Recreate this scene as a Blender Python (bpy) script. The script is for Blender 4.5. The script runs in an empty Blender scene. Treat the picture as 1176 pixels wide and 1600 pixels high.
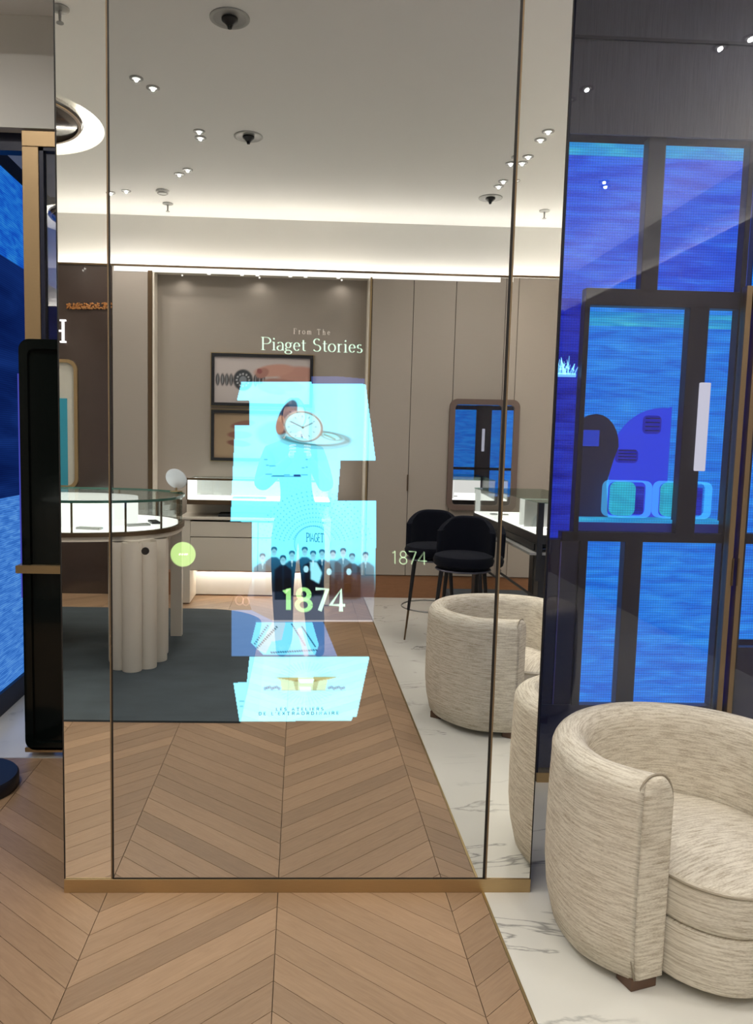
import bpy, bmesh, math, random
import numpy as np
from mathutils import Vector, Matrix
random.seed(7)
C = bpy.context.scene.collection
PI = math.pi

# ------------------------------------------------------------------ camera
FOC, CX, CY, EYE = 1195.93, 513.3, 809.14, 1.45
PITCH, YAW, ROLL = 0.0976748, 0.0386980, 0.0216346
DM = 2.3503                      # distance from the lens to the mirror face


def camera_axes():
    cy, sy, cp, sp = math.cos(YAW), math.sin(YAW), math.cos(PITCH), math.sin(PITCH)
    f = Vector((sy * cp, cy * cp, -sp)); r = Vector((cy, -sy, 0)); d = f.cross(r)
    if d.z > 0: d = -d
    c, s = math.cos(ROLL), math.sin(ROLL)
    r2 = c * r - s * (-d) * -1
    r2 = c * r + s * (-d)
    d2 = f.cross(r2)
    if d2.z > 0: d2 = -d2
    return r2.normalized(), d2.normalized(), f.normalized()


AR, AD, AF = camera_axes()
cam_data = bpy.data.cameras.new('camera')
cam = bpy.data.objects.new('camera', cam_data); C.objects.link(cam)
cam_data.sensor_fit = 'HORIZONTAL'; cam_data.sensor_width = 36
cam_data.lens = 36 * FOC / 1176
cam_data.shift_x = (588 - CX) / 1176; cam_data.shift_y = (CY - 800) / 1176
cam_data.clip_start = 0.004; cam_data.clip_end = 60
M = Matrix(((AR.x, -AD.x, -AF.x), (AR.y, -AD.y, -AF.y), (AR.z, -AD.z, -AF.z))).to_4x4()
M.translation = (0, 0, EYE)
cam.matrix_world = M
bpy.context.scene.camera = cam

# ------------------------------------------------------------------ world, exposure, lights
w = bpy.data.worlds.new('world'); bpy.context.scene.world = w; w.use_nodes = True
w.node_tree.nodes['Background'].inputs[0].default_value = (0.55, 0.62, 0.8, 1)
w.node_tree.nodes['Background'].inputs[1].default_value = 0.25
vs = bpy.context.scene.view_settings
vs.view_transform = 'Standard'; vs.look = 'None'; vs.gamma = 1; vs.use_curve_mapping = False
vs.exposure = 0.12
WARM = (1.0, 0.96, 0.90)
SPOT_W, COVE_E = 17.5, 26.0
CEIL = 3.5


def spot(x, y, z, watts=SPOT_W, col=WARM):
    l = bpy.data.lights.new('downlight_lamp', 'SPOT'); l.energy = watts; l.color = col
    l.spot_size = math.radians(160); l.spot_blend = 0.9; l.shadow_soft_size = 0.009
    o = bpy.data.objects.new('downlight_lamp', l); C.objects.link(o); o.location = (x, y, z)
    return o


def area(name, loc, rot, sx, sy, watts, col=WARM):
    l = bpy.data.lights.new(name, 'AREA'); l.shape = 'RECTANGLE'; l.size = sx; l.size_y = sy
    l.energy = watts; l.color = col
    o = bpy.data.objects.new(name, l); C.objects.link(o); o.location = loc; o.rotation_euler = rot
    return o


# ------------------------------------------------------------------ measuring helpers
def RY(yv):                       # depth seen in the mirror -> real depth in the room
    return 2 * DM - yv


def on_plane(u, v, y=DM):         # point of the photograph that lies on the plane at depth y -> (x, z)
    ray = AF * FOC + AR * (u - CX) + AD * (v - CY)
    k = y / ray.y
    return ray.x * k, EYE + ray.z * k


# ------------------------------------------------------------------ mesh helpers
def box(bm, x0, x1, y0, y1, z0, z1, bev=0):
    m = Matrix.Translation(((x0 + x1) / 2, (y0 + y1) / 2, (z0 + z1) / 2)) @ Matrix.Diagonal((abs(x1 - x0), abs(y1 - y0), abs(z1 - z0), 1))
    r = bmesh.ops.create_cube(bm, size=1, matrix=m)
    if bev:
        es = list({e for v in r['verts'] for e in v.link_edges})
        bmesh.ops.bevel(bm, geom=es, offset=bev, segments=2, affect='EDGES', profile=0.5)


def bx(*a, bev=0):
    bm = bmesh.new(); box(bm, *a, bev=bev); return bm


def cyl(bm, p0, p1, r0, r1=None, seg=20, cap=True):
    p0, p1 = Vector(p0), Vector(p1); d = p1 - p0
    m = Matrix.Translation((p0 + p1) / 2) @ d.to_track_quat('Z', 'Y').to_matrix().to_4x4()
    bmesh.ops.create_cone(bm, cap_ends=cap, segments=seg, radius1=r0, radius2=r0 if r1 is None else r1, depth=d.length, matrix=m)


def cy(*a, **k):
    bm = bmesh.new(); cyl(bm, *a, **k); return bm


def lathe(prof, seg=32, centre=(0, 0, 0)):
    bm = bmesh.new(); rings = []
    for r, z in prof:
        rings.append([bm.verts.new((centre[0] + r * math.cos(2 * PI * k / seg), centre[1] + r * math.sin(2 * PI * k / seg), centre[2] + z)) for k in range(seg)])
    for a, b in zip(rings, rings[1:]):
        for k in range(seg):
            bm.faces.new((a[k], a[(k + 1) % seg], b[(k + 1) % seg], b[k]))
    bmesh.ops.remove_doubles(bm, verts=bm.verts, dist=1e-5)
    return bm


def prism(pts, lo, hi, axis='z', bev=0):
    """extrude a closed outline; axis z: pts are (x, y); axis y: pts are (x, z); axis x: (y, z)"""
    bm = bmesh.new()
    def P(a, b, c):
        return (a, b, c) if axis == 'z' else ((a, c, b) if axis == 'y' else (c, a, b))
    lo_v = [bm.verts.new(P(a, b, lo)) for a, b in pts]
    hi_v = [bm.verts.new(P(a, b, hi)) for a, b in pts]
    n = len(pts)
    bm.faces.new(lo_v[::-1]); bm.faces.new(hi_v)
    for k in range(n): bm.faces.new((lo_v[k], lo_v[(k + 1) % n], hi_v[(k + 1) % n], hi_v[k]))
    bmesh.ops.recalc_face_normals(bm, faces=bm.faces)
    return bm


def rrect(x0, x1, z0, z1, r, n=6):
    out = []
    for cx, cz, a0 in ((x1 - r, z1 - r, 0), (x0 + r, z1 - r, 90), (x0 + r, z0 + r, 180), (x1 - r, z0 + r, 270)):
        for k in range(n + 1):
            a = math.radians(a0 + 90 * k / n); out.append((cx + r * math.cos(a), cz + r * math.sin(a)))
    return out


def ring_prism(outer, inner, lo, hi, axis='y'):
    bm = bmesh.new(); n = len(outer)
    def P(a, b, c):
        return (a, b, c) if axis == 'z' else ((a, c, b) if axis == 'y' else (c, a, b))
    L = [[bm.verts.new(P(a, b, c)) for a, b in pts] for c in (lo, hi) for pts in (outer, inner)]
    ol, il, oh, ih = L
    for k in range(n):
        j = (k + 1) % n
        for q in ((ol[k], ol[j], oh[j], oh[k]), (il[j], il[k], ih[k], ih[j]), (oh[k], oh[j], ih[j], ih[k]), (ol[j], ol[k], il[k], il[j])): bm.faces.new(q)
    bmesh.ops.recalc_face_normals(bm, faces=bm.faces)
    return bm


def tube(pts, r, seg=8, closed=False):
    bm = bmesh.new(); rings = []; n = len(pts); pts = [Vector(p) for p in pts]
    for i, p in enumerate(pts):
        a = pts[(i - 1) % n] if (closed or i) else pts[0]
        b = pts[(i + 1) % n] if (closed or i < n - 1) else pts[-1]
        t = (b - a).normalized()
        up = Vector((0, 0, 1)) if abs(t.z) < 0.9 else Vector((1, 0, 0))
        s = t.cross(up).normalized(); u = s.cross(t)
        rr = r[i] if isinstance(r, (list, tuple)) else r
        rings.append([bm.verts.new(p + (s * math.cos(2 * PI * k / seg) + u * math.sin(2 * PI * k / seg)) * rr) for k in range(seg)])
    for i in range(n if closed else n - 1):
        a, b = rings[i], rings[(i + 1) % n]
        for k in range(seg): bm.faces.new((a[k], a[(k + 1) % seg], b[(k + 1) % seg], b[k]))
    if not closed:
        bm.faces.new(rings[0][::-1]); bm.faces.new(rings[-1])
    bmesh.ops.recalc_face_normals(bm, faces=bm.faces)
    return bm


def obj(name, bm, m, parent=None, smooth=False, label=None):
    me = bm
    if isinstance(bm, bmesh.types.BMesh):
        me = bpy.data.meshes.new(name); bm.to_mesh(me); bm.free()
    me.name = name
    if m is not None and not me.materials: me.materials.append(m)
    if smooth:
        me.polygons.foreach_set('use_smooth', [True] * len(me.polygons))
        if smooth != 'all':
            try: me.set_sharp_from_angle(angle=math.radians(40))
            except Exception: pass
    o = bpy.data.objects.new(name, me); C.objects.link(o)
    if parent: o.parent = parent
    if label: o['label'] = label
    return o


def tag(o, label, cat, group=None):
    o['label'] = label; o['category'] = cat
    if group: o['group'] = group
    return o


def thing(name, label, cat, loc=(0, 0, 0), rz=0, group=None):
    o = bpy.data.objects.new(name, None); C.objects.link(o)
    o.location = loc; o.rotation_euler = (0, 0, rz); o.empty_display_size = 0.1
    return tag(o, label, cat, group)


def struct(name, bm, m, parent=None, label=None, smooth=False):
    o = obj(name, bm, m, parent, smooth=smooth)
    if not parent: o['kind'] = 'structure'
    if label: o['label'] = label
    return o


def dup(root, loc, rz, label, group=None):
    r = root.copy(); C.objects.link(r); r.location = loc; r.rotation_euler = (0, 0, rz); r['label'] = label
    if group: r['group'] = group
    for ch in list(root.children):
        c = ch.copy(); C.objects.link(c); c.parent = r
        for g in ch.children:
            d = g.copy(); C.objects.link(d); d.parent = c
    return r


# ------------------------------------------------------------------ materials
def new_mat(name):
    m = bpy.data.materials.new(name); m.use_nodes = True
    nt = m.node_tree; nt.nodes.clear()
    out = nt.nodes.new('ShaderNodeOutputMaterial')
    return m, nt, out


def N(nt, t, **k):
    n = nt.nodes.new(t)
    for a, b in k.items(): setattr(n, a, b)
    return n


def pbr(name, col, rough=0.5, metal=0.0, spec=0.5, coat=0.0, noise=None, bump=None, sheen=0):
    m, nt, out = new_mat(name)
    b = N(nt, 'ShaderNodeBsdfPrincipled'); nt.links.new(b.outputs[0], out.inputs[0])
    b.inputs['Base Color'].default_value = (*col, 1); b.inputs['Roughness'].default_value = rough
    b.inputs['Metallic'].default_value = metal; b.inputs['Specular IOR Level'].default_value = spec
    b.inputs['Coat Weight'].default_value = coat; b.inputs['Sheen Weight'].default_value = sheen
    tc = N(nt, 'ShaderNodeTexCoord')
    sc, amt, vec = noise or (12, 0.06, (1, 1, 1))
    mp = N(nt, 'ShaderNodeMapping'); mp.inputs['Scale'].default_value = vec
    nt.links.new(tc.outputs['Object'], mp.inputs[0])
    nz = N(nt, 'ShaderNodeTexNoise'); nz.inputs['Scale'].default_value = sc; nz.inputs['Detail'].default_value = 4
    nt.links.new(mp.outputs[0], nz.inputs['Vector'])
    rp = N(nt, 'ShaderNodeMapRange'); rp.inputs[3].default_value = 1 - amt; rp.inputs[4].default_value = 1 + amt
    nt.links.new(nz.outputs[0], rp.inputs[0])
    mx = N(nt, 'ShaderNodeVectorMath', operation='SCALE'); mx.inputs[0].default_value = col
    nt.links.new(rp.outputs[0], mx.inputs['Scale']); nt.links.new(mx.outputs[0], b.inputs['Base Color'])
    if bump:
        bp = N(nt, 'ShaderNodeBump'); bp.inputs['Strength'].default_value = bump; bp.inputs['Distance'].default_value = 0.003
        nt.links.new(nz.outputs[0], bp.inputs['Height']); nt.links.new(bp.outputs[0], b.inputs['Normal'])
    return m


def emit(name, col, s):
    m, nt, out = new_mat(name)
    e = N(nt, 'ShaderNodeEmission'); e.inputs[0].default_value = (*col, 1); e.inputs[1].default_value = s
    nt.links.new(e.outputs[0], out.inputs[0]); return m


def mirror(name, col, rough=0.0):
    m, nt, out = new_mat(name)
    g = N(nt, 'ShaderNodeBsdfGlossy'); g.inputs['Color'].default_value = (*col, 1); g.inputs['Roughness'].default_value = rough
    nt.links.new(g.outputs[0], out.inputs[0]); return m


def glass(name, tint, refl, rough=0.0, power=4.0):
    """thin pane: lets light through tinted, reflects more at grazing angles"""
    m, nt, out = new_mat(name)
    t = N(nt, 'ShaderNodeBsdfTransparent'); t.inputs[0].default_value = (*tint, 1)
    g = N(nt, 'ShaderNodeBsdfGlossy'); g.inputs['Roughness'].default_value = rough
    lw = N(nt, 'ShaderNodeLayerWeight'); lw.inputs[0].default_value = 0.35
    mr = N(nt, 'ShaderNodeMapRange'); mr.inputs[3].default_value = refl; mr.inputs[4].default_value = min(1, refl * power + 0.15)
    nt.links.new(lw.outputs['Fresnel'], mr.inputs[0])
    mx = N(nt, 'ShaderNodeMixShader'); nt.links.new(mr.outputs[0], mx.inputs[0])
    nt.links.new(t.outputs[0], mx.inputs[1]); nt.links.new(g.outputs[0], mx.inputs[2])
    nt.links.new(mx.outputs[0], out.inputs[0]); return m


def glow_film(name, col, s):
    """light given off by a see-through display"""
    m, nt, out = new_mat(name)
    t = N(nt, 'ShaderNodeBsdfTransparent'); e = N(nt, 'ShaderNodeEmission')
    e.inputs[0].default_value = (*col, 1); e.inputs[1].default_value = s
    a = N(nt, 'ShaderNodeAddShader'); nt.links.new(t.outputs[0], a.inputs[0]); nt.links.new(e.outputs[0], a.inputs[1])
    nt.links.new(a.outputs[0], out.inputs[0]); return m


def wood(name, ca, cb, vec=(1.5, 14, 1), rough=0.42, island=True):
    m, nt, out = new_mat(name)
    b = N(nt, 'ShaderNodeBsdfPrincipled'); nt.links.new(b.outputs[0], out.inputs[0]); b.inputs['Roughness'].default_value = rough
    tc = N(nt, 'ShaderNodeTexCoord'); oi = N(nt, 'ShaderNodeObjectInfo')
    mp = N(nt, 'ShaderNodeMapping'); mp.inputs['Scale'].default_value = vec
    nt.links.new(tc.outputs['Object'], mp.inputs[0])
    off = N(nt, 'ShaderNodeVectorMath', operation='SCALE'); off.inputs[0].default_value = (13, 7, 5)
    nt.links.new(oi.outputs['Random'], off.inputs['Scale'])
    ad = N(nt, 'ShaderNodeVectorMath', operation='ADD'); nt.links.new(mp.outputs[0], ad.inputs[0]); nt.links.new(off.outputs[0], ad.inputs[1])
    n1 = N(nt, 'ShaderNodeTexNoise'); n1.inputs['Scale'].default_value = 6; n1.inputs['Detail'].default_value = 8; n1.inputs['Distortion'].default_value = 1.2
    nt.links.new(ad.outputs[0], n1.inputs['Vector'])
    mix = N(nt, 'ShaderNodeMix', data_type='RGBA'); mix.inputs[6].default_value = (*ca, 1); mix.inputs[7].default_value = (*cb, 1)
    nt.links.new(n1.outputs[0], mix.inputs[0])
    mr = N(nt, 'ShaderNodeMapRange'); mr.inputs[3].default_value = 0.82; mr.inputs[4].default_value = 1.14
    nt.links.new(oi.outputs['Random'], mr.inputs[0])
    sc = N(nt, 'ShaderNodeVectorMath', operation='SCALE'); nt.links.new(mix.outputs[2], sc.inputs[0]); nt.links.new(mr.outputs[0], sc.inputs['Scale'])
    nt.links.new(sc.outputs[0], b.inputs['Base Color'])
    bp = N(nt, 'ShaderNodeBump'); bp.inputs['Strength'].default_value = 0.06; nt.links.new(n1.outputs[0], bp.inputs['Height']); nt.links.new(bp.outputs[0], b.inputs['Normal'])
    return m


def marble(name):
    m, nt, out = new_mat(name)
    b = N(nt, 'ShaderNodeBsdfPrincipled'); nt.links.new(b.outputs[0], out.inputs[0]); b.inputs['Roughness'].default_value = 0.22
    tc = N(nt, 'ShaderNodeTexCoord')
    mp = N(nt, 'ShaderNodeMapping'); mp.inputs['Rotation'].default_value = (0, 0, 0.9); mp.inputs['Scale'].default_value = (1, 2.2, 1)
    nt.links.new(tc.outputs['Object'], mp.inputs[0])
    n0 = N(nt, 'ShaderNodeTexNoise'); n0.inputs['Scale'].default_value = 1.1; n0.inputs['Detail'].default_value = 9; n0.inputs['Distortion'].default_value = 1.1
    nt.links.new(mp.outputs[0], n0.inputs['Vector'])
    s1 = N(nt, 'ShaderNodeMath', operation='SUBTRACT'); s1.inputs[1].default_value = 0.5; nt.links.new(n0.outputs[0], s1.inputs[0])
    s2 = N(nt, 'ShaderNodeMath', operation='ABSOLUTE'); nt.links.new(s1.outputs[0], s2.inputs[0])
    cr = N(nt, 'ShaderNodeValToRGB'); e = cr.color_ramp.elements
    e[0].position = 0.0; e[0].color = (0.42, 0.42, 0.43, 1); e[1].position = 0.012; e[1].color = (1, 1, 1, 1)
    nt.links.new(s2.outputs[0], cr.inputs[0])
    n2 = N(nt, 'ShaderNodeTexNoise'); n2.inputs['Scale'].default_value = 1.7; n2.inputs['Detail'].default_value = 5
    nt.links.new(mp.outputs[0], n2.inputs['Vector'])
    gate = N(nt, 'ShaderNodeMapRange'); gate.inputs[1].default_value = 0.44; gate.inputs[2].default_value = 0.62
    nt.links.new(n2.outputs[0], gate.inputs[0])
    base = N(nt, 'ShaderNodeMix', data_type='RGBA'); base.inputs[6].default_value = (0.74, 0.725, 0.67, 1); base.inputs[7].default_value = (0.66, 0.645, 0.59, 1)
    nt.links.new(n2.outputs[0], base.inputs[0])
    vm = N(nt, 'ShaderNodeMix', data_type='RGBA', blend_type='MULTIPLY'); nt.links.new(gate.outputs[0], vm.inputs[0])
    nt.links.new(base.outputs[2], vm.inputs[6]); nt.links.new(cr.outputs[0], vm.inputs[7])
    nt.links.new(vm.outputs[2], b.inputs['Base Color'])
    return m


def fabric(name):
    m, nt, out = new_mat(name)
    b = N(nt, 'ShaderNodeBsdfPrincipled'); nt.links.new(b.outputs[0], out.inputs[0]); b.inputs['Roughness'].default_value = 0.95
    b.inputs['Specular IOR Level'].default_value = 0.15
    uv = N(nt, 'ShaderNodeUVMap')
    mp = N(nt, 'ShaderNodeMapping'); mp.inputs['Scale'].default_value = (9, 95, 1)
    nt.links.new(uv.outputs[0], mp.inputs[0])
    n1 = N(nt, 'ShaderNodeTexNoise'); n1.inputs['Scale'].default_value = 1.6; n1.inputs['Detail'].default_value = 5; n1.inputs['Roughness'].default_value = 0.65
    nt.links.new(mp.outputs[0], n1.inputs['Vector'])
    m2 = N(nt, 'ShaderNodeMapping'); m2.inputs['Scale'].default_value = (60, 260, 1); nt.links.new(uv.outputs[0], m2.inputs[0])
    n2 = N(nt, 'ShaderNodeTexNoise'); n2.inputs['Scale'].default_value = 2; n2.inputs['Detail'].default_value = 2; nt.links.new(m2.outputs[0], n2.inputs['Vector'])
    av = N(nt, 'ShaderNodeMath', operation='MULTIPLY_ADD'); av.inputs[1].default_value = 0.3; nt.links.new(n2.outputs[0], av.inputs[0])
    sm = N(nt, 'ShaderNodeMath', operation='MULTIPLY'); sm.inputs[1].default_value = 0.7; nt.links.new(n1.outputs[0], sm.inputs[0]); nt.links.new(sm.outputs[0], av.inputs[2])
    cr = N(nt, 'ShaderNodeValToRGB'); e = cr.color_ramp.elements
    e[0].position = 0.36; e[0].color = (0.42, 0.355, 0.265, 1); e[1].position = 0.56; e[1].color = (0.76, 0.705, 0.60, 1)
    nt.links.new(av.outputs[0], cr.inputs[0]); nt.links.new(cr.outputs[0], b.inputs['Base Color'])
    bp = N(nt, 'ShaderNodeBump'); bp.inputs['Strength'].default_value = 0.5; bp.inputs['Distance'].default_value = 0.004
    nt.links.new(av.outputs[0], bp.inputs['Height']); nt.links.new(bp.outputs[0], b.inputs['Normal'])
    return m


def led(name, c_dark, c_mid, c_hi, strength, scale=(1, 1, 1), bands=9.0, lo=0.35, hi=0.7):
    """blue rippling water shown on a light-emitting mesh screen"""
    m, nt, out = new_mat(name)
    tc = N(nt, 'ShaderNodeTexCoord'); mp = N(nt, 'ShaderNodeMapping'); mp.inputs['Scale'].default_value = scale
    nt.links.new(tc.outputs['Object'], mp.inputs[0])
    n1 = N(nt, 'ShaderNodeTexNoise'); n1.inputs['Scale'].default_value = bands; n1.inputs['Detail'].default_value = 4; n1.inputs['Distortion'].default_value = 0.6
    nt.links.new(mp.outputs[0], n1.inputs['Vector'])
    cr = N(nt, 'ShaderNodeValToRGB'); e = cr.color_ramp.elements
    e[0].position = lo; e[0].color = (*c_dark, 1); e[1].position = hi; e[1].color = (*c_hi, 1)
    k = cr.color_ramp.elements.new((lo + hi) / 2); k.color = (*c_mid, 1)
    nt.links.new(n1.outputs[0], cr.inputs[0])
    sp = N(nt, 'ShaderNodeSeparateXYZ'); nt.links.new(tc.outputs['Object'], sp.inputs[0])
    def lines(sock, freq, amt):
        a = N(nt, 'ShaderNodeMath', operation='MULTIPLY'); a.inputs[1].default_value = freq; nt.links.new(sock, a.inputs[0])
        s = N(nt, 'ShaderNodeMath', operation='SINE'); nt.links.new(a.outputs[0], s.inputs[0])
        q = N(nt, 'ShaderNodeMath', operation='MULTIPLY_ADD'); q.inputs[1].default_value = amt; q.inputs[2].default_value = 1 - amt
        nt.links.new(s.outputs[0], q.inputs[0]); return q.outputs[0]
    l1 = lines(sp.outputs[2], 2 * PI / 0.011, 0.14); l2 = lines(sp.outputs[0], 2 * PI / 0.011, 0.10)
    mu = N(nt, 'ShaderNodeMath', operation='MULTIPLY'); nt.links.new(l1, mu.inputs[0]); nt.links.new(l2, mu.inputs[1])
    st = N(nt, 'ShaderNodeMath', operation='MULTIPLY'); st.inputs[1].default_value = strength; nt.links.new(mu.outputs[0], st.inputs[0])
    em = N(nt, 'ShaderNodeEmission'); nt.links.new(cr.outputs[0], em.inputs[0]); nt.links.new(st.outputs[0], em.inputs[1])
    nt.links.new(em.outputs[0], out.inputs[0]); return m


def attr_mat(name, additive, strength=1.0, rough=0.5):
    m, nt, out = new_mat(name)
    at = N(nt, 'ShaderNodeAttribute'); at.attribute_name = 'picture'
    if additive:
        t = N(nt, 'ShaderNodeBsdfTransparent'); e = N(nt, 'ShaderNodeEmission'); e.inputs[1].default_value = strength
        nt.links.new(at.outputs['Color'], e.inputs[0])
        a = N(nt, 'ShaderNodeAddShader'); nt.links.new(t.outputs[0], a.inputs[0]); nt.links.new(e.outputs[0], a.inputs[1])
        nt.links.new(a.outputs[0], out.inputs[0])
    else:
        b = N(nt, 'ShaderNodeBsdfPrincipled'); b.inputs['Roughness'].default_value = rough
        nt.links.new(at.outputs['Color'], b.inputs['Base Color']); nt.links.new(b.outputs[0], out.inputs[0])
    return m


MT = dict(
    plank=wood('oak_plank', (0.255, 0.155, 0.087), (0.40, 0.262, 0.158)),
    marble=marble('white_marble'),
    ceiling=pbr('ceiling_paint', (0.90, 0.895, 0.87), 0.9, noise=(3, 0.01, (1, 1, 1))),
    wallpaint=pbr('cream_paint', (0.62, 0.61, 0.575), 0.9, noise=(3, 0.01, (1, 1, 1))),
    taupe=pbr('taupe_wall_fabric', (0.39, 0.335, 0.285), 0.75, noise=(60, 0.04, (0.2, 0.2, 6))),
    taupe_niche=pbr('taupe_niche_silk', (0.35, 0.30, 0.25), 0.7, noise=(60, 0.05, (0.2, 0.2, 8))),
    brownbase=wood('walnut_baseboard', (0.26, 0.115, 0.05), (0.36, 0.17, 0.08), (2, 2, 12)),
    bronze=pbr('brushed_bronze', (0.50, 0.36, 0.19), 0.34, 0.85, noise=(30, 0.08, (1, 1, 20))),
    bronze_d=pbr('dark_bronze', (0.16, 0.105, 0.06), 0.4, 0.7),
    black=pbr('black_lacquer', (0.003, 0.005, 0.0045), 0.12, spec=0.25, coat=0.12, noise=(2, 0.2, (1, 1, 1))),
    blackm=pbr('black_metal', (0.012, 0.012, 0.014), 0.45),
    seam=pbr('black_seam', (0.008, 0.006, 0.005), 0.6),
    mir_c=mirror('display_mirror', (0.73, 0.735, 0.73)),
    mir_s=mirror('side_mirror', (0.985, 0.985, 0.955)),
    mir_w=mirror('plain_mirror', (0.85, 0.86, 0.86)),
    rug=pbr('slate_rug', (0.050, 0.066, 0.076), 0.95, noise=(3.5, 0.35, (1, 2, 1)), bump=0.4),
    brass=pbr('brass_strip', (0.42, 0.32, 0.16), 0.35, 0.9),
    fabric=fabric('boucle_fabric'),
    footwood=pbr('walnut_foot', (0.11, 0.055, 0.03), 0.45),
    velvet=pbr('navy_velvet', (0.005, 0.006, 0.012), 0.9, spec=0.15, sheen=0.03, noise=(20, 0.15, (1, 1, 1))),
    cream=pbr('cream_lacquer', (0.74, 0.675, 0.57), 0.35, noise=(4, 0.03, (1, 1, 1))),
    cream_r=pbr('cream_ribbed', (0.78, 0.71, 0.60), 0.45, noise=(4, 0.03, (1, 1, 1))),
    lit=emit('lit_case_lining', (1.0, 0.97, 0.92), 2.3),
    cove=emit('cove_light', (1.0, 0.945, 0.86), COVE_E),
    lamp=emit('lamp_face', (1.0, 0.97, 0.92), 1.5),
    glass=glass('clear_glass', (0.93, 0.97, 0.95), 0.06),
    glass_edge=pbr('green_glass_edge', (0.05, 0.13, 0.10), 0.15),
    storefront=glass('storefront_glass', (0.93, 0.94, 0.98), 0.055, power=1.5),
    doorglass=glass('door_glass', (0.55, 0.58, 0.65), 0.2),
    white=pbr('white_satin', (0.8, 0.8, 0.78), 0.4),
    grey=pbr('grey_metal', (0.35, 0.35, 0.34), 0.4, 0.5),
    greylt=pbr('grey_plastic', (0.42, 0.42, 0.40), 0.5),
    darkframe=pbr('dark_frame', (0.008, 0.010, 0.030), 0.4, spec=0.3),
    navy=pbr('navy_panel', (0.010, 0.014, 0.055), 0.35),
    meshoff=pbr('unlit_led_mesh', (0.075, 0.073, 0.090), 0.6, noise=(60, 0.9, (6, 6, 0.12))),
    lacq=pbr('brown_lacquer', (0.055, 0.038, 0.032), 0.15, coat=0.8, noise=(1.2, 0.3, (1, 1, 1))),
    taupeframe=pbr('taupe_leather_frame', (0.15, 0.10, 0.08), 0.5),
    slate=pbr('slate_plinth', (0.05, 0.065, 0.08), 0.5),
    teal=pbr('teal_card', (0.03, 0.30, 0.42), 0.5),
    skin=pbr('skin', (0.55, 0.33, 0.24), 0.55),
    hair=pbr('dark_hair', (0.012, 0.009, 0.008), 0.5, noise=(40, 0.3, (1, 1, 8)), bump=0.5),
    jumper=pbr('dark_jumper', (0.02, 0.025, 0.035), 0.9),
    trouser=pbr('dark_trousers', (0.010, 0.014, 0.028), 0.9, bump=0.2),
    lip=pbr('lip', (0.38, 0.12, 0.10), 0.4),
    eyew=pbr('eye_white', (0.7, 0.7, 0.68), 0.3),
)
LED_MAIN = led('led_water_blue', (0.006, 0.15, 0.74), (0.012, 0.23, 0.86), (0.03, 0.33, 0.94), 1.15, (0.9, 1, 7), 6.0)
LED_TOP = led('led_water_upper', (0.010, 0.06, 0.66), (0.018, 0.11, 0.80), (0.03, 0.19, 0.90), 1.15, (0.8, 1, 6), 5.0)
LED_DEEP = led('led_deep_blue', (0.006, 0.012, 0.36), (0.014, 0.034, 0.56), (0.02, 0.07, 0.70), 1.0, (0.8, 1, 6), 4.0)
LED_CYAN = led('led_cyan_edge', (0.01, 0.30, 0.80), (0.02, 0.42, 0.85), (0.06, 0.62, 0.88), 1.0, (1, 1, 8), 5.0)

# ------------------------------------------------------------------ room shell
YB = RY(7.12)        # face of the back wall cladding, behind the camera
XL, XR = -3.2, 2.95
YG = 3.168           # face of the blue shopfront
XBORD = 0.617        # oak ends, marble starts
YTH = 3.39           # oak ends at the entrance threshold
floor = struct('floor', bx(XL, 4.2, YB - 0.3, 7.0, -0.12, -0.012), pbr('screed', (0.12, 0.08, 0.05), 0.9))

PITCH_Y, SLOPE = 0.1106, 0.858
cols = [(-2.229, -1.683, -1), (-1.683, -1.138, 1), (-1.138, -0.593, -1), (-0.593, -0.047, 1), (-0.047, 0.499, -1), (0.499, XBORD, 1)]
def seam_phase(x):           # joint phase on each seam, chevrons meet point to point
    return 1.9391 if abs(((x + 0.047) / 0.546) % 2) < 0.1 or abs(((x + 0.047) / 0.546) % 2 - 2) < 0.1 else 1.9391 - 0.546 * SLOPE
def clip(poly, f):
    out = []
    for i, a in enumerate(poly):
        b = poly[(i + 1) % len(poly)]; fa, fb = f(a), f(b)
        if fa >= 0: out.append(a)
        if (fa >= 0) != (fb >= 0):
            t = fa / (fa - fb); out.append((a[0] + (b[0] - a[0]) * t, a[1] + (b[1] - a[1]) * t))
    return out
rest = bmesh.new(); nplank = 0
for x0, x1, sg in cols:
    ph = seam_phase(x0)
    k0 = int((YB - ph) / PITCH_Y) - 6; k1 = int((YTH - ph) / PITCH_Y) + 6
    for k in range(k0, k1):
        a = ph + k * PITCH_Y; g = 0.0011
        sh = (x1 - x0) * SLOPE * sg
        poly = [(x0 + g, a + g), (x1 - g, a + sh + g), (x1 - g, a + sh + PITCH_Y - g), (x0 + g, a + PITCH_Y - g)]
        poly = clip(poly, lambda p: p[1] - (YB - 0.02)); poly = clip(poly, lambda p: YTH - p[1]) if len(poly) > 2 else poly
        if len(poly) < 3: continue
        if all(p[0] < -0.42 and -1.62 < p[1] < 0.78 for p in poly): continue      # wholly under the rug
        if nplank >= 300 : continue
        cx = sum(p[0] for p in poly) / len(poly); cyy = sum(p[1] for p in poly) / len(poly)
        ang = math.atan(SLOPE) * sg; ca, sa = math.cos(-ang), math.sin(-ang)
        loc = [((p[0] - cx) * ca - (p[1] - cyy) * sa, (p[0] - cx) * sa + (p[1] - cyy) * ca) for p in poly]
        bm = prism(loc, -0.012, 0.0)
        o = obj('plank', bm, MT['plank'], floor); o.location = (cx, cyy, 0); o.rotation_euler = (0, 0, ang); nplank += 1
mslab = obj('marble_slab', bx(XBORD + 0.008, 4.2, YB - 0.02, YG + 0.5, -0.012, 0.0), MT['marble'], floor, label='white veined marble beside the oak')
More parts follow.
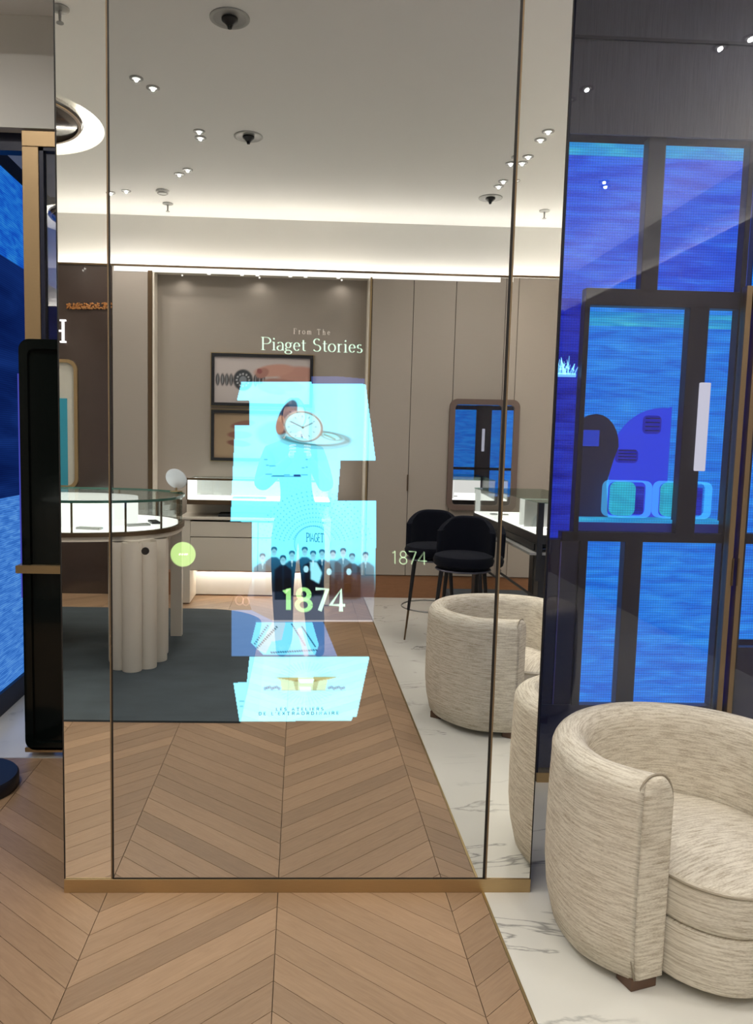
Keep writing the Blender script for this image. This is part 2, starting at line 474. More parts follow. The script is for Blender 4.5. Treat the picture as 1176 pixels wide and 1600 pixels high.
mslab2 = obj('marble_slab', bx(XL, 1.0, YTH + 0.004, 7.0, -0.012, 0.0), MT['marble'], floor, label='white veined marble at the entrance')
obj('brass_strip', bx(XBORD, XBORD + 0.008, YB - 0.02, YTH, -0.012, 0.0008), MT['brass'], floor)

# ceiling with a round light recess
DC = (-1.95, RY(5.30)); DR = 0.61
bm = bmesh.new()
def loop(pts): 
    vs_ = [bm.verts.new(p) for p in pts]
    return [bm.edges.new((vs_[i], vs_[(i + 1) % len(vs_)])) for i in range(len(vs_))]
circ = [(DC[0] + DR * math.cos(2 * PI * k / 64), DC[1] + DR * math.sin(2 * PI * k / 64), CEIL) for k in range(64)]
es = loop([(XL, YB - 0.3, CEIL), (4.2, YB - 0.3, CEIL), (4.2, 7, CEIL), (XL, 7, CEIL)]) + loop(circ)
bmesh.ops.triangle_fill(bm, use_beauty=True, edges=es)
ceil = struct('ceiling', bm, MT['ceiling'])
dome = thing('ceiling_light_recess', 'round dark-centred light recess in the ceiling with a glowing rim', 'ceiling light', (DC[0], DC[1], CEIL))
obj('recess_wall', lathe([(DR, 0), (DR, 0.16), (DR - 0.02, 0.17)], 64), MT['white'], dome, smooth=True)
obj('glow_rim', lathe([(DR - 0.005, 0.13), (DR - 0.06, 0.15), (DR - 0.16, 0.15)], 64), emit('rim_glow', (1, 0.93, 0.76), 6.0), dome, smooth=True)
obj('dark_disc', lathe([(0.0, 0.02), (0.46, 0.02), (0.475, 0.03), (0.475, 0.05), (0.0, 0.06)], 64), pbr('dark_disc', (0.05, 0.042, 0.04), 0.12, coat=0.5), dome, smooth=True)
obj('support_ring', lathe([(0.44, 0.012), (0.46, 0.012), (0.46, 0.021), (0.44, 0.021)], 64), MT['bronze_d'], dome)
for k in range(3):
    a = 2 * PI * k / 3 + 0.4
    obj('rod', cy((0.3 * math.cos(a), 0.3 * math.sin(a), 0.05), (0.3 * math.cos(a), 0.3 * math.sin(a), 0.16), 0.008, seg=8), MT['bronze_d'], dome)
obj('recess_top', lathe([(0, 0.172), (DR, 0.172)], 64), MT['ceiling'], dome)

# back wall: base wall, lowered cladding, cove above it
struct('wall_back', bx(XL, XR + 0.3, YB - 0.30, YB - 0.23, 0, CEIL), MT['wallpaint'])
struct('wall_left', bx(XL - 0.1, XL, YB - 0.3, YTH, 0, CEIL), MT['taupe'])
wr = struct('wall_right', bx(XR + 0.22, XR + 0.30, YB - 0.3, YG, 0, CEIL), MT['wallpaint'])
NX0, NX1, NTOP = -1.352, 0.612, 2.955
clad = struct('trim_1', bx(XL, -1.72, YB - 0.16, YB, 0.0, 2.99), MT['lacq'])
clad['label'] = 'dark brown lacquer wall cladding'
pil = struct('trim_2', bx(-1.715, -1.40, YB - 0.16, YB, 0.215, 2.99), MT['taupe'])
niche = struct('trim_3', bx(NX0 - 0.04, NX1 + 0.02, YB - 0.20, YB - 0.15, 0.0, 2.99), MT['taupe_niche'])
niche['label'] = 'taupe silk back of the display niche'
obj('niche_head', bx(NX0 - 0.04, NX1 + 0.02, YB - 0.15, YB, NTOP, 2.99), MT['cream_r'], niche)
obj('niche_reveal', bx(NX0 - 0.045, NX0 - 0.005, YB - 0.15, YB + 0.008, 0.215, NTOP), MT['bronze_d'], niche)
obj('niche_reveal', bx(NX0 - 0.005, NX0 + 0.012, YB - 0.15, YB, 0.215, NTOP), MT['cream_r'], niche)
obj('niche_reveal', bx(NX1 - 0.018, NX1 - 0.002, YB - 0.15, YB, 0.215, NTOP), MT['cream_r'], niche)
obj('niche_reveal', bx(NX1 - 0.002, NX1 + 0.014, YB - 0.15, YB + 0.008, 0.215, NTOP), MT['bronze'], niche)
# tall cabinet doors along the right of the niche
doorx = [0.63, 1.010, 1.400, 1.860, 2.320, 2.780, XR]
cab = thing('wall_cabinet', 'full-height taupe wall cabinet of narrow doors right of the niche', 'cabinet', (0, 0, 0))
obj('carcass', bx(0.628, XR + 0.1, YB - 0.16, YB - 0.02, 0.215, 2.99), MT['seam'], cab)
for a, b in zip(doorx, doorx[1:]):
    obj('door', bx(a + 0.0025, b - 0.0025, YB - 0.02, YB, 0.22, 2.985, bev=0.0015), MT['taupe'], cab)
obj('handle', bx(1.000, 1.012, YB, YB + 0.012, 1.02, 1.17), MT['bronze_d'], cab)
struct('baseboard_back', bx(-3.2, XR, YB - 0.15, YB - 0.012, 0, 0.214), MT['brownbase'])
struct('trim_4', bx(XL, XR, YB - 0.012, YB + 0.010, 2.99, 3.006), MT['bronze_d'])
ll = tag(obj('cove_or_ghost_strip', bx(-1.70, 1.80, YB - 0.004, YB + 0.004, 2.945, 2.988), emit('ghost_glow', (1, 0.96, 0.88), 1.6)), 'thin glowing strip standing for the ghost reflection of the cove, along the top of the back wall', 'cove light')  # emissive strip stands for the middle mirror's double reflection of the cove
tag(obj('cove_or_ghost_strip', bx(XL, XR, YB - 0.19, YB - 0.15, 3.0, 3.012), MT['cove']), 'hidden cove light on top of the back wall cladding', 'cove light')
# right side wall with the same cladding and cove
cladr = struct('trim_5', bx(XR, XR + 0.14, YB, YG, 0.0, 2.99), MT['taupe'])
tag(obj('cove_or_ghost_strip', bx(XR + 0.15, XR + 0.19, YB, YG, 3.0, 3.012), MT['cove']), 'hidden cove light on top of the right wall cladding', 'cove light')

# front: walls that close the shop behind the mirror pillar and left of it
struct('wall_front', bx(-1.0, 1.02, 3.55, 3.65, 0, CEIL), MT['wallpaint'])
struct('trim_6', bx(-3.2, -0.74, 3.50, 3.66, 2.775, 3.24), MT['wallpaint'], label='cream bulkhead over the entrance')
struct('trim_7', bx(-3.2, -0.74, 3.05, 3.50, 3.235, 3.5), MT['ceiling'], label='lowered ceiling in front of the entrance')


# ------------------------------------------------------------------ mirror pillar
ML, MR, SL, SR = -0.729, 0.777, -0.5755, 0.6255
pillar = thing('mirror_pillar', 'tall free-standing mirrored pillar with a lit touch display, standing on oak floor', 'mirror', (0, DM, 0))
def P(name, bm, m, smooth=False, label=None, parent=None):
    o = obj(name, bm, m, parent or pillar, smooth=smooth, label=label)
    return o
def shift(bm, v=(0, -DM, 0)):
    bmesh.ops.translate(bm, vec=v, verts=bm.verts); return bm
P('core', shift(bx(ML + 0.004, MR - 0.004, DM + 0.012, DM + 0.34, 0.046, CEIL)), MT['lacq'])
P('plinth', shift(bx(ML, MR, DM - 0.004, DM + 0.345, 0.0, 0.045, bev=0.001)), MT['bronze'], label='bronze plinth')
cm = P('display_mirror', shift(bx(SL + 0.004, SR - 0.005, DM, DM + 0.010, 0.049, CEIL)), MT['mir_c'], label='grey-tinted central mirror with the display behind it')
for nm, a, b, ang, pv in (('left', ML + 0.003, SL - 0.006, 0.0, 0), ('right', SR + 0.006, MR - 0.003, 0.0, 0)):
    sm = P('side_mirror', shift(bx(a, b, DM + 0.002, DM + 0.010, 0.046, CEIL)), MT['mir_s'], label='narrow clear %s-hand mirror' % nm)
    if nm == 'right':            # this strip is hung a hair out of line with the middle one
        bmesh_m = Matrix.Translation((SR, 0.002, 0)) @ Matrix.Rotation(-0.0115, 4, 'Z') @ Matrix.Translation((-SR, -0.002, 0)); sm.data.transform(bmesh_m)
TRIMC = pbr('brown_bronze_trim', (0.27, 0.19, 0.11), 0.5, 0.5)
P('seam', shift(bx(SL - 0.001, SL + 0.004, DM - 0.001, DM + 0.012, 0.046, CEIL)), MT['seam'])
P('seam', shift(bx(SR - 0.007, SR + 0.001, DM - 0.001, DM + 0.012, 0.046, CEIL)), MT['seam'])
P('edge_trim', shift(bx(SL - 0.005, SL - 0.001, DM - 0.001, DM + 0.012, 0.046, CEIL)), TRIMC)
P('edge_trim', shift(bx(SR + 0.001, SR + 0.006, DM - 0.001, DM + 0.012, 0.046, CEIL)), TRIMC)
P('edge_trim', shift(bx(ML, ML + 0.003, DM - 0.001, DM + 0.34, 0.046, CEIL)), MT['seam'])
P('edge_trim', shift(bx(MR - 0.003, MR, DM - 0.001, DM + 0.34, 0.046, CEIL)), MT['seam'])
P('seam', shift(bx(SL, SR, DM - 0.001, DM + 0.012, 0.045, 0.049)), MT['seam'])

# ------------------------------------------------------------------ the picture on the display
U0, U1, V0, V1, STEP = 358, 592, 588, 1132, 1.0
uu = np.arange(U0, U1 + 0.01, STEP); vv = np.arange(V0, V1 + 0.01, STEP)
GX, GY = np.meshgrid(uu, vv)
IMG = np.zeros(GX.shape + (3,))
def inpoly(pts):
    ins = np.zeros(GX.shape, bool); n = len(pts)
    for i in range(n):
        x1, y1 = pts[i]; x2, y2 = pts[(i + 1) % n]
        c = ((y1 > GY) != (y2 > GY)) & (GX < (x2 - x1) * (GY - y1) / ((y2 - y1) or 1e-9) + x1)
        ins ^= c
    return ins.astype(float)
def soft(mask, n=1):
    for _ in range(n):
        p = np.pad(mask, 1, mode='edge')
        mask = (p[1:-1, 1:-1] * 2 + p[:-2, 1:-1] + p[2:, 1:-1] + p[1:-1, :-2] + p[1:-1, 2:]) / 6
    return mask
def ell(cx, cy_, rx, ry, ang=0, edge=0.12):
    a = math.radians(ang); dx, dy = GX - cx, GY - cy_
    u = (dx * math.cos(a) + dy * math.sin(a)) / rx; v = (-dx * math.sin(a) + dy * math.cos(a)) / ry
    return np.clip((1 - np.sqrt(u * u + v * v)) / edge + 0.5, 0, 1)
def ering(cx, cy_, rx, ry, t, ang=0):
    a = math.radians(ang); dx, dy = GX - cx, GY - cy_
    u = (dx * math.cos(a) + dy * math.sin(a)) / rx; v = (-dx * math.sin(a) + dy * math.cos(a)) / ry
    d = np.abs(np.sqrt(u * u + v * v) - 1) * min(rx, ry)
    return np.clip(1.3 - d / t, 0, 1)
def seg(x1, y1, x2, y2, t):
    dx, dy = x2 - x1, y2 - y1; L = dx * dx + dy * dy
    k = np.clip(((GX - x1) * dx + (GY - y1) * dy) / L, 0, 1)
    d = np.hypot(GX - x1 - k * dx, GY - y1 - k * dy)
    return np.clip((t - d) / 0.9 + 0.5, 0, 1)
def put(mask, col, a=1.0):
    global IMG
    m = (mask * a)[..., None]; IMG = IMG * (1 - m) + np.array(col) * m
def mul(mask, k):
    global IMG
    IMG = IMG * (1 - mask[..., None] * (1 - np.array(k)))
CYAN = (0.15, 0.70, 0.92); PALE = (0.27, 0.72, 0.90)
body = inpoly([(377, 597), (520, 596), (521, 599), (556, 596), (571, 601), (587, 720), (532, 720), (527, 782), (588, 783), (586, 930), (394, 930), (394, 816), (360, 814), (367, 665), (390, 665), (389, 626), (370, 626)])
fade = np.clip((930 - GY) / 62, 0, 1) ** 1.4
put(body * fade, CYAN)
put(inpoly([(487, 584), (570, 592), (570, 600), (487, 600)]), (0.025, 0.04, 0.13))
put(inpoly([(489, 600), (571, 601), (587, 720), (532, 720), (527, 782), (500, 782)]), PALE, 0.35)
# rectangle of the story picture fading into the floor, and the lower tinted field
put(inpoly([(394, 897), (586, 897), (583, 971), (400, 971), (386, 935)]) * np.clip((GY - 897) / 25, 0, 1), (0.07, 0.085, 0.12), 0.8)
put(inpoly([(400, 969), (583, 970), (583, 972), (400, 972)]), (0.3, 0.3, 0.32))
put(inpoly([(362, 954), (394, 954), (430, 972), (505, 972), (527, 1026), (362, 1026)]), (0.05, 0.13, 0.30), 0.9)
# sun-ray dots round the emblem
for cx_, cy_, r0, r1, n, el, dt in ((491, 858, 36, 90, 36, 1.0, 0.95), (491, 858, 36, 86, 0, 1, 1)):
    for k in range(n):
        a = PI + PI * k / (n - 1) if n > 1 else 0
        for j in range(9):
            r = r0 + (r1 - r0) * j / 8
            x, y = cx_ + r * math.cos(a), cy_ + r * math.sin(a)
            if y < 845: mul(np.clip(1.5 - np.hypot(GX - x, GY - y) / dt, 0, 1) * body, (0.22, 0.50, 0.62))
for r in (28,):
    mul(ering(488, 850, r, r, 0.7) * (GY < 862), (0.25, 0.5, 0.6))
for k in range(22):                       # faint second burst above
    a = PI + PI * k / 21
    for j in range(5):
        r = 30 + 7 * j; x, y = 445 + r * math.cos(a), 800 + r * math.sin(a) * 0.9
        mul(np.clip(1.4 - np.hypot(GX - x, GY - y) / 0.8, 0, 1) * body, (0.75, 0.88, 0.92))
# pocket watch
put(ell(448, 652, 13, 29, 24), (0.02, 0.03, 0.06)); put(ell(457, 632, 6.5, 6, 30), (0.03, 0.07, 0.12))
put(ell(438, 664, 7, 15, 8), (0.20, 0.11, 0.08)); put(ell(456, 652, 6, 12, 20), (0.10, 0.10, 0.16), 0.8)
mul(ell(492, 690, 56, 12, 3), (0.72, 0.62, 0.58)); put(ell(505, 688, 40, 7.5, 5), PALE, 0.9)
mul(ering(492, 684, 51, 11, 1.8, 4) * (GY > 670), (0.42, 0.36, 0.34))
mul(ering(517, 682, 16, 5, 1.3, 14), (0.55, 0.5, 0.42))
mul(seg(507, 679, 523, 686, 1.6), (0.5, 0.45, 0.35))
put(ell(474, 666, 31, 24, 14), (0.34, 0.30, 0.27)); put(ell(472.5, 666.5, 28, 22.5, 12), (0.30, 0.66, 0.72))
mul(ering(474, 667, 29.5, 22.5, 1.2, 14), (0.5, 0.42, 0.4))
for k in range(12):
    a = 2 * PI * k / 12; x, y = 472 + 20 * math.cos(a), 667 + 15.5 * math.sin(a)
    mul(seg(x, y, x + 2.2 * math.cos(a), y + 2 * math.sin(a), 0.9), (0.45, 0.5, 0.55))
mul(seg(455, 659, 473, 668, 0.75), (0.15, 0.15, 0.2)); mul(seg(473, 668, 488, 661, 0.75), (0.15, 0.15, 0.2)); mul(ell(473, 668, 2, 2), (0.2, 0.2, 0.25))
mul(seg(471, 679, 471, 682, 1.3), (0.3, 0.35, 0.5))
put(ering(492, 648, 3, 2.5, 0.8), (0.25, 0.4, 0.4), 0.7)
# caption marks under the watch
for x0, x1, y in ((413, 417, 718), (478, 480, 718), (416, 419, 727), (421, 430, 728), (472, 475, 731), (478, 480, 730), (415, 424, 741), (426, 443, 743.5), (444, 452, 742), (460, 468, 743), (471, 480, 742)):
    mul(seg(x0, y, x1, y, 0.9), (0.28, 0.45, 0.55))
mul(seg(424, 744.2, 470, 744.6, 0.7), (0.2, 0.3, 0.45)); mul(seg(460, 743, 468, 743, 1.8), (0.08, 0.12, 0.3))
# group portrait
DKK = (0.30, 0.40, 0.46)
people = [(410, 872, 1), (428, 862, 0), (456, 868, 0), (476, 862, 0), (503, 866, 0), (520, 867, 1), (536, 864, 1), (550, 872, 0), (571, 870, 1), (442, 875, 0), (489, 868, 0)]
tone = lambda lt: (0.26, 0.29, 0.34) if lt else (0.05, 0.12, 0.18)
for i, (x, y, lt) in enumerate(people):
    hgt = 50
    b = soft(inpoly([(x - 5, y + 9), (x + 5, y + 9), (x + 13, y + 15), (x + 14, y + hgt + 14), (x - 14, y + hgt + 14), (x - 13, y + 15)]), 2)
    mul(b * (GY < 938), tone(lt))
for (x, y) in ((478, 888), (514, 892), (545, 892), (442, 876)):
    b = soft(inpoly([(x - 5, y + 8), (x + 5, y + 8), (x + 12, y + 16), (x + 13, y + 46), (x - 13, y + 46), (x - 12, y + 16)]), 2)
    mul(b, (0.28, 0.42, 0.50) if x < 500 else (0.5, 0.46, 0.45))
    mul(ell(x, y - 2, 5.2, 5), (0.3, 0.4, 0.45)); put(ell(x, y + 1.5, 4, 5.2), (0.30, 0.60, 0.70), 0.85)
put(soft(inpoly([(484, 879), (494, 878), (503, 895), (498, 912), (486, 905)]), 2), (0.26, 0.70, 0.84), 0.8)
for i, (x, y, lt) in enumerate(people):
    mul(ell(x, y - 3.5, 5.0, 4.4), (0.06, 0.14, 0.2)); put(ell(x, y + 1.4, 4.2, 5.6), (0.16, 0.42, 0.52) if not lt else (0.30, 0.46, 0.54), 0.85)
    mul(ell(x, y + 1.0, 3.2, 1.2), (0.8, 0.82, 0.85))
    if i % 2 == 0: put(inpoly([(x - 1.6, y + 8), (x + 1.6, y + 8), (x, y + 18)]), (0.36, 0.62, 0.7), 0.7)
# quilted pouch with rope trim
put(inpoly([(400, 973), (488, 973), (498, 1008), (492, 1024), (412, 1024), (392, 1004)]), (0.13, 0.50, 0.72))
put(inpoly([(425, 973), (446, 973), (440, 1000), (424, 1003), (415, 1022), (402, 1015)]), (0.33, 0.44, 0.5), 0.8)
for (x1, y1, x2, y2) in ((432, 980, 402, 1012), (418, 978, 398, 1006), (424, 1020, 494, 1016), (472, 980, 492, 1010), (456, 976, 476, 1008)):
    n = int(math.hypot(x2 - x1, y2 - y1) / 3.6)
    for k in range(n + 1):
        x, y = x1 + (x2 - x1) * k / n, y1 + (y2 - y1) * k / n
        mul(ell(x, y, 2.1, 1.2, 35, 0.4), (0.12, 0.2, 0.25))
put(seg(468, 985, 478, 1022, 4), (0.5, 0.42, 0.5), 0.55)
put(ering(374, 938, 6, 7, 1.2) + ering(384, 940, 5, 6, 1.0), (0.25, 0.16, 0.15), 0.5)
# lower card: emblem, burst, caption
card = inpoly([(389.6, 1027), (577, 1027), (557, 1120), (551, 1121), (549, 1126), (374, 1128), (364.5, 1067.5), (385.5, 1066)])
put(card, (0.22, 0.72, 0.86)); put(inpoly([(412, 1027), (480, 1027), (480, 1126), (403, 1127)]), PALE, 0.5)
for k in range(44):
    a = 2 * PI * k / 44; c_, s_ = math.cos(a), math.sin(a)
    if abs(s_) < 0.25: continue
    mul(seg(478 + 26 * c_, 1068 + 22 * s_, 478 + 46 * c_, 1068 + 34 * s_, 0.55) * card, (0.62, 0.78, 0.84))
put(inpoly([(431, 1059.5), (529, 1058), (512, 1063), (508, 1080), (440, 1080), (438, 1064)]), (0.34, 0.52, 0.36))
mul(inpoly([(430, 1059), (466, 1058.5), (466, 1066)]) + inpoly([(530, 1058), (490, 1058), (490, 1066)]), (0.6, 0.45, 0.25))
mul(inpoly([(458, 1064), (466, 1062), (466, 1080), (462, 1080)]) + inpoly([(498, 1064), (490, 1062), (488, 1080), (494, 1080)]), (0.6, 0.6, 0.45))
put(inpoly([(466, 1062), (491, 1062), (488, 1068), (469, 1068)]), (0.5, 0.85, 0.85)); put(inpoly([(468, 1074), (486, 1074), (485, 1081), (469, 1081)]), (0.5, 0.8, 0.8))
for k in range(7):
    mul(ell(414 + 3.6 * k, 1076 - (k % 3), 2.6, 2.4 + 0.5 * (k % 2)), (0.35, 0.4, 0.5)); mul(ell(514 + 3.8 * k, 1076 - ((k + 1) % 3), 2.6, 2.4 + 0.4 * (k % 2)), (0.35, 0.4, 0.5))
mul(seg(412, 1079, 540, 1079, 0.5), (0.5, 0.6, 0.65))
for x0, x1, y in ((374, 381, 1096), (375, 379, 1104)): mul(seg(x0, y, x1, y, 0.9), (0.2, 0.35, 0.4))
# a column of pixels slightly dimmer where two display modules meet
mul((GX > 483).astype(float) * (GX < 528) * (GY > 600) * (GY < 720), (0.93, 0.97, 0.98))
H_, W_ = GX.shape
ray = np.array(AF)[None, None] * FOC + np.array(AR)[None, None] * (GX[..., None] - CX) + np.array(AD)[None, None] * (GY[..., None] - CY)
kk = (DM - 0.003) / ray[..., 1]
co = np.stack([ray[..., 0] * kk, np.full_like(kk, -0.003), EYE + ray[..., 2] * kk], -1)
idx = np.arange(H_ * W_).reshape(H_, W_)
q = np.stack([idx[:-1, :-1], idx[1:, :-1], idx[1:, 1:], idx[:-1, 1:]], -1).reshape(-1, 4)
lum = IMG.max(-1).reshape(-1); q = q[lum[q].max(1) > 0.004]
used = np.unique(q); remap = np.full(H_ * W_, -1); remap[used] = np.arange(len(used)); q = remap[q]
me = bpy.data.meshes.new('screen_picture')
me.vertices.add(len(used)); me.vertices.foreach_set('co', co.reshape(-1, 3)[used].astype('f').ravel())
me.loops.add(q.size); me.loops.foreach_set('vertex_index', q.ravel().astype('i'))
me.polygons.add(len(q)); me.polygons.foreach_set('loop_start', np.arange(0, q.size, 4).astype('i'))
me.polygons.foreach_set('loop_total', np.full(len(q), 4, 'i')) if hasattr(me.polygons[0], 'loop_total') and False else None
me.update(calc_edges=True)
at = me.attributes.new('picture', 'FLOAT_COLOR', 'POINT')
rgba = np.ones((len(used), 4), 'f'); rgba[:, :3] = IMG.reshape(-1, 3)[used]
at.data.foreach_set('color', rgba.ravel())
o = obj('screen_picture', me, attr_mat('display_light', True, 0.86), cm, label='glowing cyan story pictures on the display')


# ------------------------------------------------------------------ lettering
def pen(bm, pts, thick, thin, y):
    """broad-nib stroke: vertical strokes thick, horizontal strokes thin"""
    L = [Vector((p[0], p[1])) for p in pts]; vs_ = []
    for i, p in enumerate(L):
        t = (L[min(i + 1, len(L) - 1)] - L[max(i - 1, 0)]).normalized()
        wdt = thin + (thick - thin) * abs(t.y) ** 1.5
        n = Vector((-t.y, t.x)) * wdt / 2
        vs_.append((bm.verts.new((p.x + n.x, y, p.y + n.y)), bm.verts.new((p.x - n.x, y, p.y - n.y))))
    for a, b in zip(vs_, vs_[1:]): bm.faces.new((a[0], a[1], b[1], b[0]))
def arc(cx_, cy_, rx, ry, a0, a1, n=14):
    return [(cx_ + rx * math.cos(math.radians(a0 + (a1 - a0) * k / n)), cy_ + ry * math.sin(math.radians(a0 + (a1 - a0) * k / n))) for k in range(n + 1)]
S_ = lambda w_, h, o=0: arc(w_ / 2, h * 0.75, w_ / 2 * 0.85, h * 0.25, 30, 270) + arc(w_ / 2, h * 0.25, w_ / 2, h * 0.25, 90, -150)
GLY = {
    'P': (0.56, [[(0.12, 0), (0.12, 0.7)], [(0.02, 0), (0.24, 0)], [(0.02, 0.7), (0.3, 0.7)], [(0.3, 0.7)] + arc(0.3, 0.52, 0.22, 0.18, 90, -90) + [(0.12, 0.34)]]),
    'i': (0.28, [[(0.14, 0), (0.14, 0.45)], [(0.04, 0), (0.24, 0)], [(0.05, 0.44), (0.14, 0.45)], [(0.10, 0.63), (0.18, 0.63)], [(0.14, 0.59), (0.14, 0.67)]]),
    'a': (0.42, [arc(0.19, 0.31, 0.14, 0.14, 150, 0) + [(0.33, 0.06)] + arc(0.38, 0.05, 0.05, 0.05, 180, 290, 5), arc(0.18, 0.12, 0.14, 0.13, 70, 330)]),
    'g': (0.44, [arc(0.20, 0.30, 0.13, 0.15, 0, 360), [(0.3, 0.40), (0.42, 0.44)], arc(0.14, 0.09, 0.07, 0.06, 120, 260, 6) + [(0.28, 0.03)], arc(0.20, -0.09, 0.17, 0.10, 60, -300)]),
    'e': (0.42, [[(0.07, 0.25), (0.36, 0.25)], arc(0.21, 0.23, 0.15, 0.22, 5, 320)]),
    't': (0.30, [[(0.14, 0.60), (0.14, 0.10)] + arc(0.22, 0.09, 0.08, 0.08, 180, 300, 6), [(0.03, 0.44), (0.28, 0.44)]]),
    'S': (0.52, [arc(0.26, 0.53, 0.16, 0.17, 35, 250) + arc(0.25, 0.18, 0.19, 0.18, 75, -150)]),
    's': (0.36, [arc(0.18, 0.34, 0.10, 0.11, 35, 250) + arc(0.17, 0.12, 0.13, 0.12, 75, -150)]),
    'o': (0.47, [arc(0.23, 0.225, 0.18, 0.225, 0, 360)]),
    'r': (0.34, [[(0.12, 0), (0.12, 0.45)], [(0.03, 0), (0.22, 0)], [(0.04, 0.44), (0.12, 0.45)], arc(0.24, 0.30, 0.12, 0.14, 170, 60, 8)]),
    'm': (0.74, [[(0.12, 0), (0.12, 0.45)], [(0.36, 0), (0.36, 0.3)], [(0.60, 0), (0.60, 0.3)], arc(0.24, 0.30, 0.12, 0.14, 180, 0, 8), arc(0.48, 0.30, 0.12, 0.14, 180, 0, 8), [(0.04, 0), (0.2, 0)], [(0.29, 0), (0.43, 0)], [(0.53, 0), (0.68, 0)]]),
    'h': (0.5, [[(0.12, 0), (0.12, 0.72)], [(0.36, 0), (0.36, 0.3)], arc(0.24, 0.30, 0.12, 0.14, 180, 0, 8), [(0.03, 0), (0.2, 0)], [(0.28, 0), (0.44, 0)]]),
    'F': (0.54, [[(0.14, 0), (0.14, 0.7)], [(0.04, 0), (0.26, 0)], [(0.04, 0.7), (0.46, 0.7), (0.46, 0.6)], [(0.14, 0.38), (0.34, 0.38)]]),
    'T': (0.62, [[(0.3, 0), (0.3, 0.7)], [(0.2, 0), (0.4, 0)], [(0.06, 0.6), (0.06, 0.7), (0.54, 0.7), (0.54, 0.6)]]),
    '1': (0.40, [[(0.08, 0.58), (0.22, 0.7), (0.22, 0)]]),
    '8': (0.56, [arc(0.28, 0.53, 0.16, 0.17, 0, 360, 20), arc(0.28, 0.18, 0.20, 0.18, 0, 360, 20)]),
    '7': (0.50, [[(0.04, 0.7), (0.44, 0.7), (0.18, 0)]]),
    '4': (0.58, [[(0.40, 0), (0.40, 0.7), (0.05, 0.2), (0.54, 0.2)]]),
    'G': (0.6, [arc(0.32, 0.35, 0.26, 0.35, 50, 330) + [(0.52, 0.32), (0.36, 0.32)]]),
    'A': (0.58, [[(0.04, 0), (0.28, 0.7), (0.52, 0)], [(0.13, 0.25), (0.43, 0.25)]]),
    'L': (0.46, [[(0.08, 0.7), (0.08, 0), (0.42, 0)]]),
    'E': (0.48, [[(0.42, 0.7), (0.08, 0.7), (0.08, 0), (0.42, 0)], [(0.08, 0.36), (0.36, 0.36)]]),
    'I': (0.24, [[(0.12, 0), (0.12, 0.7)]]),
    'R': (0.54, [[(0.08, 0), (0.08, 0.7), (0.3, 0.7)] + arc(0.3, 0.53, 0.16, 0.17, 90, -90) + [(0.08, 0.36)], [(0.28, 0.36), (0.48, 0)]]),
    'D': (0.58, [[(0.08, 0), (0.08, 0.7), (0.24, 0.7)] + arc(0.24, 0.35, 0.28, 0.35, 90, -90) + [(0.08, 0)]]),
    'X': (0.54, [[(0.05, 0), (0.48, 0.7)], [(0.05, 0.7), (0.48, 0)]]),
    'O': (0.66, [arc(0.33, 0.35, 0.28, 0.35, 0, 360, 20)]),
    'N': (0.6, [[(0.08, 0), (0.08, 0.7), (0.5, 0), (0.5, 0.7)]]),
    "'": (0.16, [[(0.08, 0.7), (0.05, 0.56)]]),
    'H': (0.62, [[(0.12, 0), (0.12, 0.7)], [(0.48, 0), (0.48, 0.7)], [(0.12, 0.36), (0.48, 0.36)], [(0.02, 0), (0.22, 0)], [(0.38, 0), (0.58, 0)], [(0.02, 0.7), (0.22, 0.7)], [(0.38, 0.7), (0.58, 0.7)]]),
    ' ': (0.30, []),
}
GLY['S2'] = GLY['S']
def letters(text, u0, v0, u1, v1, cap, thick, thin, mat, name, track=0.0, dy=-0.006, label=None):
    """set a line from baseline point (u0,v0) to (u1,v1) of the display; cap = capital height in display pixels"""
    tot = sum(GLY[c][0] + track for c in text)
    bm = bmesh.new(); x = 0
    for c in text:
        for st in GLY[c][1]:
            pts = []
            fine = []
            for p_, q_ in zip(st, st[1:]):
                fine += [(p_[0] + (q_[0] - p_[0]) * k / 2, p_[1] + (q_[1] - p_[1]) * k / 2) for k in range(2)]
            fine.append(st[-1])
            pen(bm, [(px_ + x, py_) for px_, py_ in (fine if len(st) > 6 else st)], thick, thin, 0)
        x += GLY[c][0] + track
    for v in bm.verts:
        t = v.co.x / tot
        u = u0 + (u1 - u0) * t; w_ = v0 + (v1 - v0) * t - v.co.z / 0.7 * cap
        X, Z = on_plane(u, w_, DM + dy)
        v.co = (X, dy, Z)
    o = obj(name, bm, mat, cm, label=label); return o
GREEN = glow_film('display_green', (0.36, 0.52, 0.30), 0.95)
WHITEGL = glow_film('display_white', (0.36, 0.55, 0.42), 1.0)
BIGGREEN = glow_film('display_bright_green', (0.22, 0.50, 0.16), 0.9)
DIMWHITE = glow_film('display_dim', (0.34, 0.30, 0.26), 1.0)
letters('Piaget Stories', 407, 546, 567, 551, 19.5, 0.08, 0.024, WHITEGL, 'story_title', label='pale serif title lettering')
letters('From The', 458, 521, 518, 523, 8, 0.06, 0.03, DIMWHITE, 'story_subtitle', track=0.22, label='small typewriter-style lettering')
letters('1874', 611, 881, 668, 883, 20, 0.045, 0.045, GREEN, 'year_label', label='thin pale green numerals 1874')
letters('18', 439, 953, 489, 954.5, 33, 0.15, 0.12, BIGGREEN, 'year_number', label='first two bold green numerals of 1874')
letters('74', 491, 954.5, 541, 956, 34, 0.14, 0.09, WHITEGL, 'year_number', label='last two bold pale numerals of 1874')
INK = bpy.data.materials.new('display_ink'); INK.use_nodes = True
